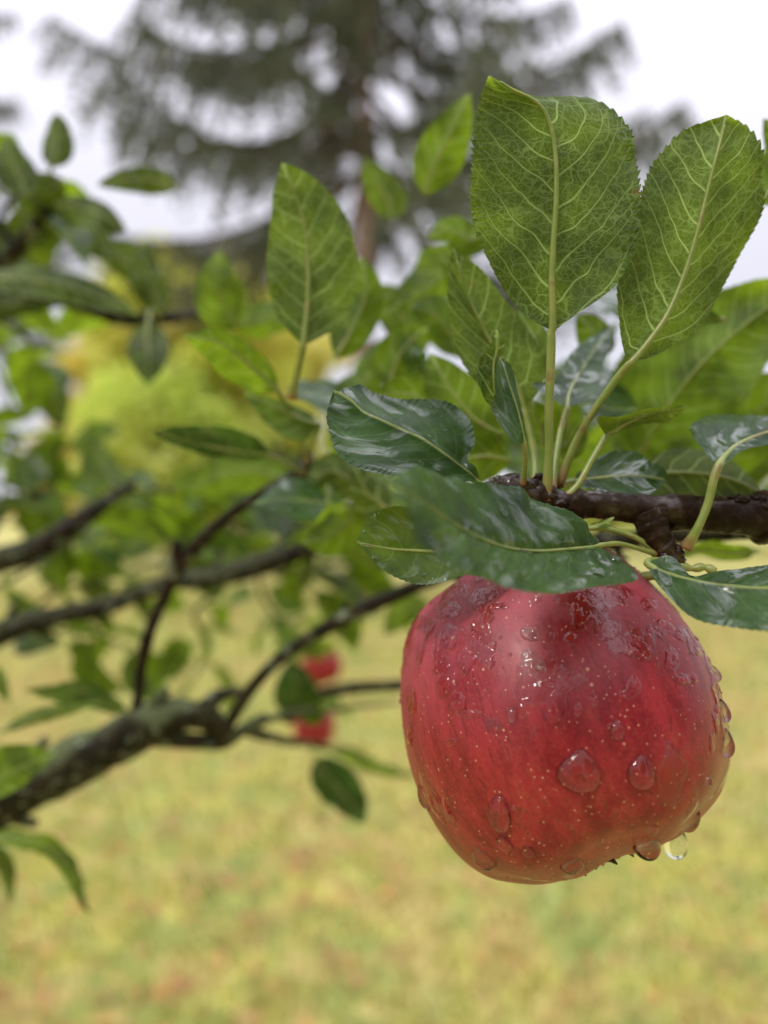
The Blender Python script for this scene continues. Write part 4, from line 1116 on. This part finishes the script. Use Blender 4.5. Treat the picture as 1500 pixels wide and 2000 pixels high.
for a in [(976, 1590, 2.55, 4.1, 1.5, .25), (984, 1646, 1.8, 1.9, .8, .3), (1132, 1505, 4.4, 4.4, 1.5, .6), (1252, 1508, 2.9, 3.6, 1.3, .5), (1032, 1662, 1.3, 1.4, .6, .2),
          (1118, 1690, 2.6, 2.0, 1.2, .5), (945, 1676, 3.0, 2.6, 1.6, .5), (826, 1555, 1.6, 3.2, 1.0, .6), (1265, 1652, 3.2, 2.4, 2.2, .5), (1350, 1602, 2.2, 3.2, 1.5, .5),
          (1418, 1450, 1.7, 3.4, 1.4, .6), (1412, 1388, 1.5, 2.8, 1.2, .6), (1274, 1620, 1.2, 1.5, .8, .3), (1382, 1524, .9, 1.0, .8, .3), (1078, 1240, .9, .9, .6, .2), (1056, 1302, 1.4, 1.2, .5, .1), (1408, 1310, 1.2, 2.2, 1.1, .5), (1205, 1425, 1.5, 2.2, .7, .5), (1000, 1395, 1.2, 1.8, .7, .5)]:
    drop(*a)
# the free hanging drop at the lower right
c0 = P(1320, 1650, .178)
t = np.linspace(1e-3, math.pi-1e-3, 48)[:, None]; p = np.linspace(0, 2*math.pi, 56, endpoint=False)[None]
zz = np.cos(t)+0*p; rr_ = np.sin(t)*(1-.16*zz)
v = c0+np.stack([rr_*np.cos(p)*.0026, rr_*np.sin(p)*.0026, zz*.0036+.0004], -1)
v[..., 0] += np.clip(zz, 0, 1)**2*.0004
obj('water_drop', v.reshape(-1, 3), grid_faces(48, 56, True), M['water_drop'], ap, solid=True)
# calyx and stem
loc = lambda q: AC+(np.array(q)*AR)@AROT.T
cal = []
for k in range(6):
    a = k*1.05+.4; b0 = np.array([.05*math.cos(a), .05*math.sin(a), -.80]); b1 = np.array([.09*math.cos(a), .09*math.sin(a), -.90]); b2 = np.array([.14*math.cos(a+.5), .14*math.sin(a+.5), -.925-.045*(k % 2)])
    cal.append(tube(smooth([loc(b0), loc(b1), loc(b2)], 12), np.interp(np.linspace(0, 1, 12), [0, .5, 1], [.0007, .0011, .0002]), 8, .3, 900, k))
v, f = join(cal); obj('calyx', v, f, M['calyx'], ap)
v, f = tube(smooth([loc((0, 0, .55)), loc((.02, 0, .8)), P(1300, 1120, .172), P(1306, 1096, .170)], 24), .0011, 12, .15, 500)
obj('stem', v, f, M['stalk'], ap, attrs={'along': np.full(len(v), .3)})

def small_apple(x, y, d, R, down, label, seed):
    c = P(x, y, d); e = empty('apple', c); tag(e, label, 'apple')
    v, dr = apple_geo(60, 80, R, seed, rot=rot_down(down, seed))
    F = grid_faces(60, 80, True)
    obj('skin', (v+c).reshape(-1, 3), F, M['apple'], e, origin=c, solid=True, attrs={'ad': dr.reshape(-1, 3), 'wetness': np.full(60*80, .6)})
    tp = c-np.array(nrm(np.array(down, float)))*R
    v, f = tube(smooth([tp*.6+c*.4, tp+[0, 0, .004], tp+[-.004, .002, .018]], 10), .0012, 8)
    obj('stem', v, f, M['stalk'], e, attrs={'along': np.full(len(v), .3)})
small_apple(628, 1298, .90, .0235, (.3, -.1, -1), 'upper of two small blurred red apples behind the brown branch', 4)
small_apple(614, 1416, .90, .0245, (-.2, -.3, -1), 'lower of two small blurred red apples, half hidden by a leaf', 5)
